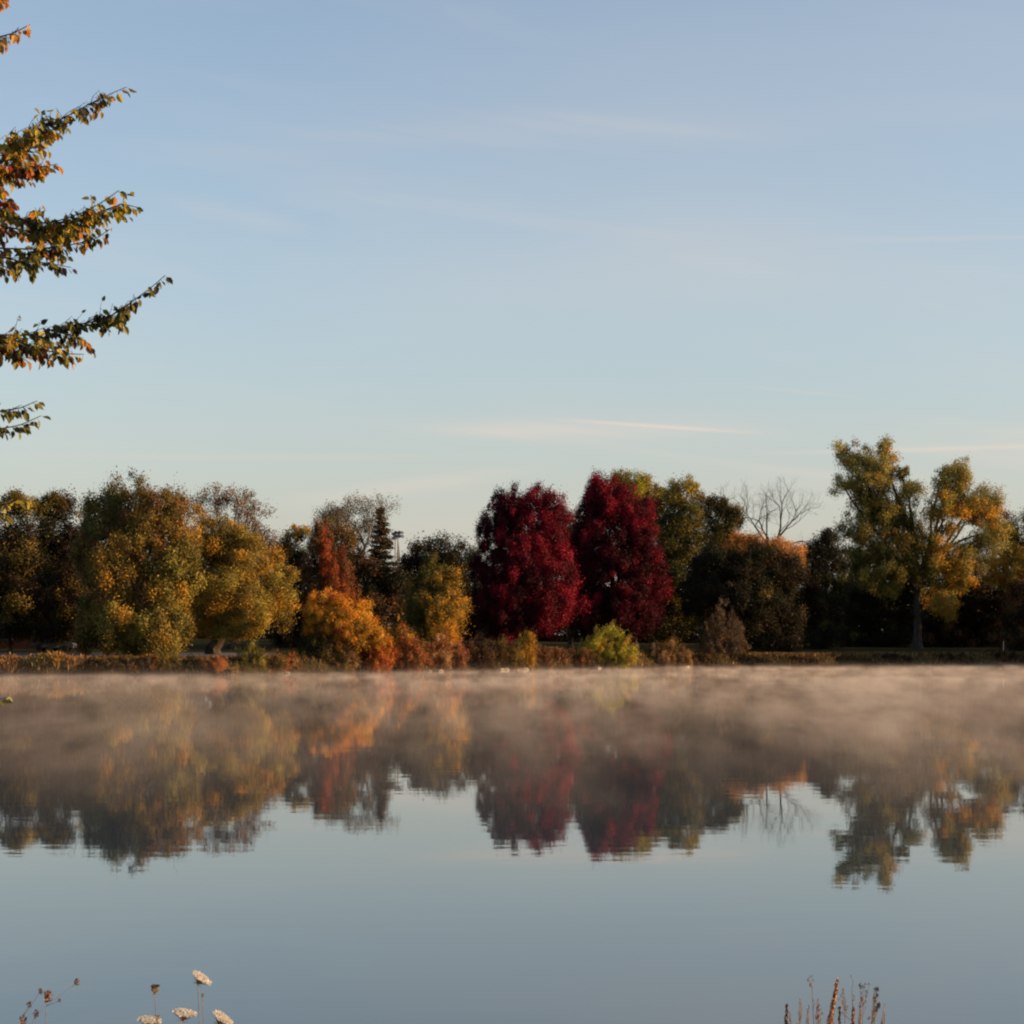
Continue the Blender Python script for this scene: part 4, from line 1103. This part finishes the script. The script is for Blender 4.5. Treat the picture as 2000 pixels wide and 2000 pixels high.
hd_ = [(1681, 1926, 3.2), (1687, 1928, 2), (1690, 1922, 2), (1697, 1922, 2.2), (1682, 1939, 1.8), (1692, 1937, 2.4), (1691, 1944, 2.4), (1683, 1952, 2.6), (1691, 1956, 2), (1685, 1961, 1.8), (1679, 1966, 2)]
weed('podded_weed', 'branching pod-covered weed, left of the two at the lower right', 'weed', 5.9, 1650, [(x, y, r, 1685, 1985 if y > 1950 else 1965) for x, y, r in hd_], POD, group=GW)
hd_ = [(1708, 1931, 2.2), (1713, 1933, 3), (1708, 1941, 2.4), (1713, 1944, 2.6), (1707, 1948, 2.4), (1710, 1955, 2.4), (1716, 1964, 3.6), (1712, 1971, 3.6), (1707, 1978, 3), (1697, 1988, 2.4), (1704, 1996, 2)]
weed('podded_weed', 'rightmost pod-covered weed with one larger round dark pod', 'weed', 6.0, 1690, [(x, y, r, 1708, 1990 if y > 1950 else 1962) for x, y, r in hd_], POD, group=GW)
weed('podded_weed', 'thin weed with a few dark pods between the two rusty spikes', 'weed', 6.1, 1668,
     [(1667, 1946, 2.2, 1666, 1958), (1666, 1953, 2, 1666, 1958), (1662, 1907, 1.4, 1664, 1930), (1643, 1945, 2, 1650, 1975), (1638, 1952, 1.6, 1650, 1975), (1637, 1970, 2, 1650, 1985)], POD, group=GW)
FINE = [((.42, .26, .18), 3), ((.20, .10, .075), 2), ((.60, .42, .30), 1)]
for k_, (x_, yt_, lean_) in enumerate([(1548, 1978, -6), (1574, 1968, 5), (1601, 1952, -4), (1624, 1940, 6), (1652, 1930, -5), (1676, 1958, 4), (1700, 1950, 8), (1722, 1962, 6), (1560, 1950, 3)]):
    words = ['leftmost of the fine tan stems, short and leaning left', 'fine tan stem under the small pod cluster', 'fine tan feathery stem touching the tallest spike', 'fine tan stem crossing the top half of the tallest spike',
             'tallest fine feathery stem, between the two rusty spikes', 'fine tan stem just behind the left pod-covered weed', 'fine tan stem between the two pod-covered weeds', 'rightmost fine tan stem, leaning away from the weeds', 'fine pale stem second from the left, upright'][k_]
    hs = [(x_ + lean_ * q1 + rng.uniform(-7, 7) * (1.1 - q1), yt_ + (1 - q1) * 60, rng.uniform(1.2, 2.6), round(x_ + lean_ * .5), round(yt_ + 45)) for q1 in np.linspace(0, 1, 14)]
    weed('feathery_weed', words, 'weed', 5.7 + .06 * k_, x_ - lean_, hs, FINE, group=GW)
print('polys', sum(len(o.data.polygons) for o in sc.objects if o.type == 'MESH'))
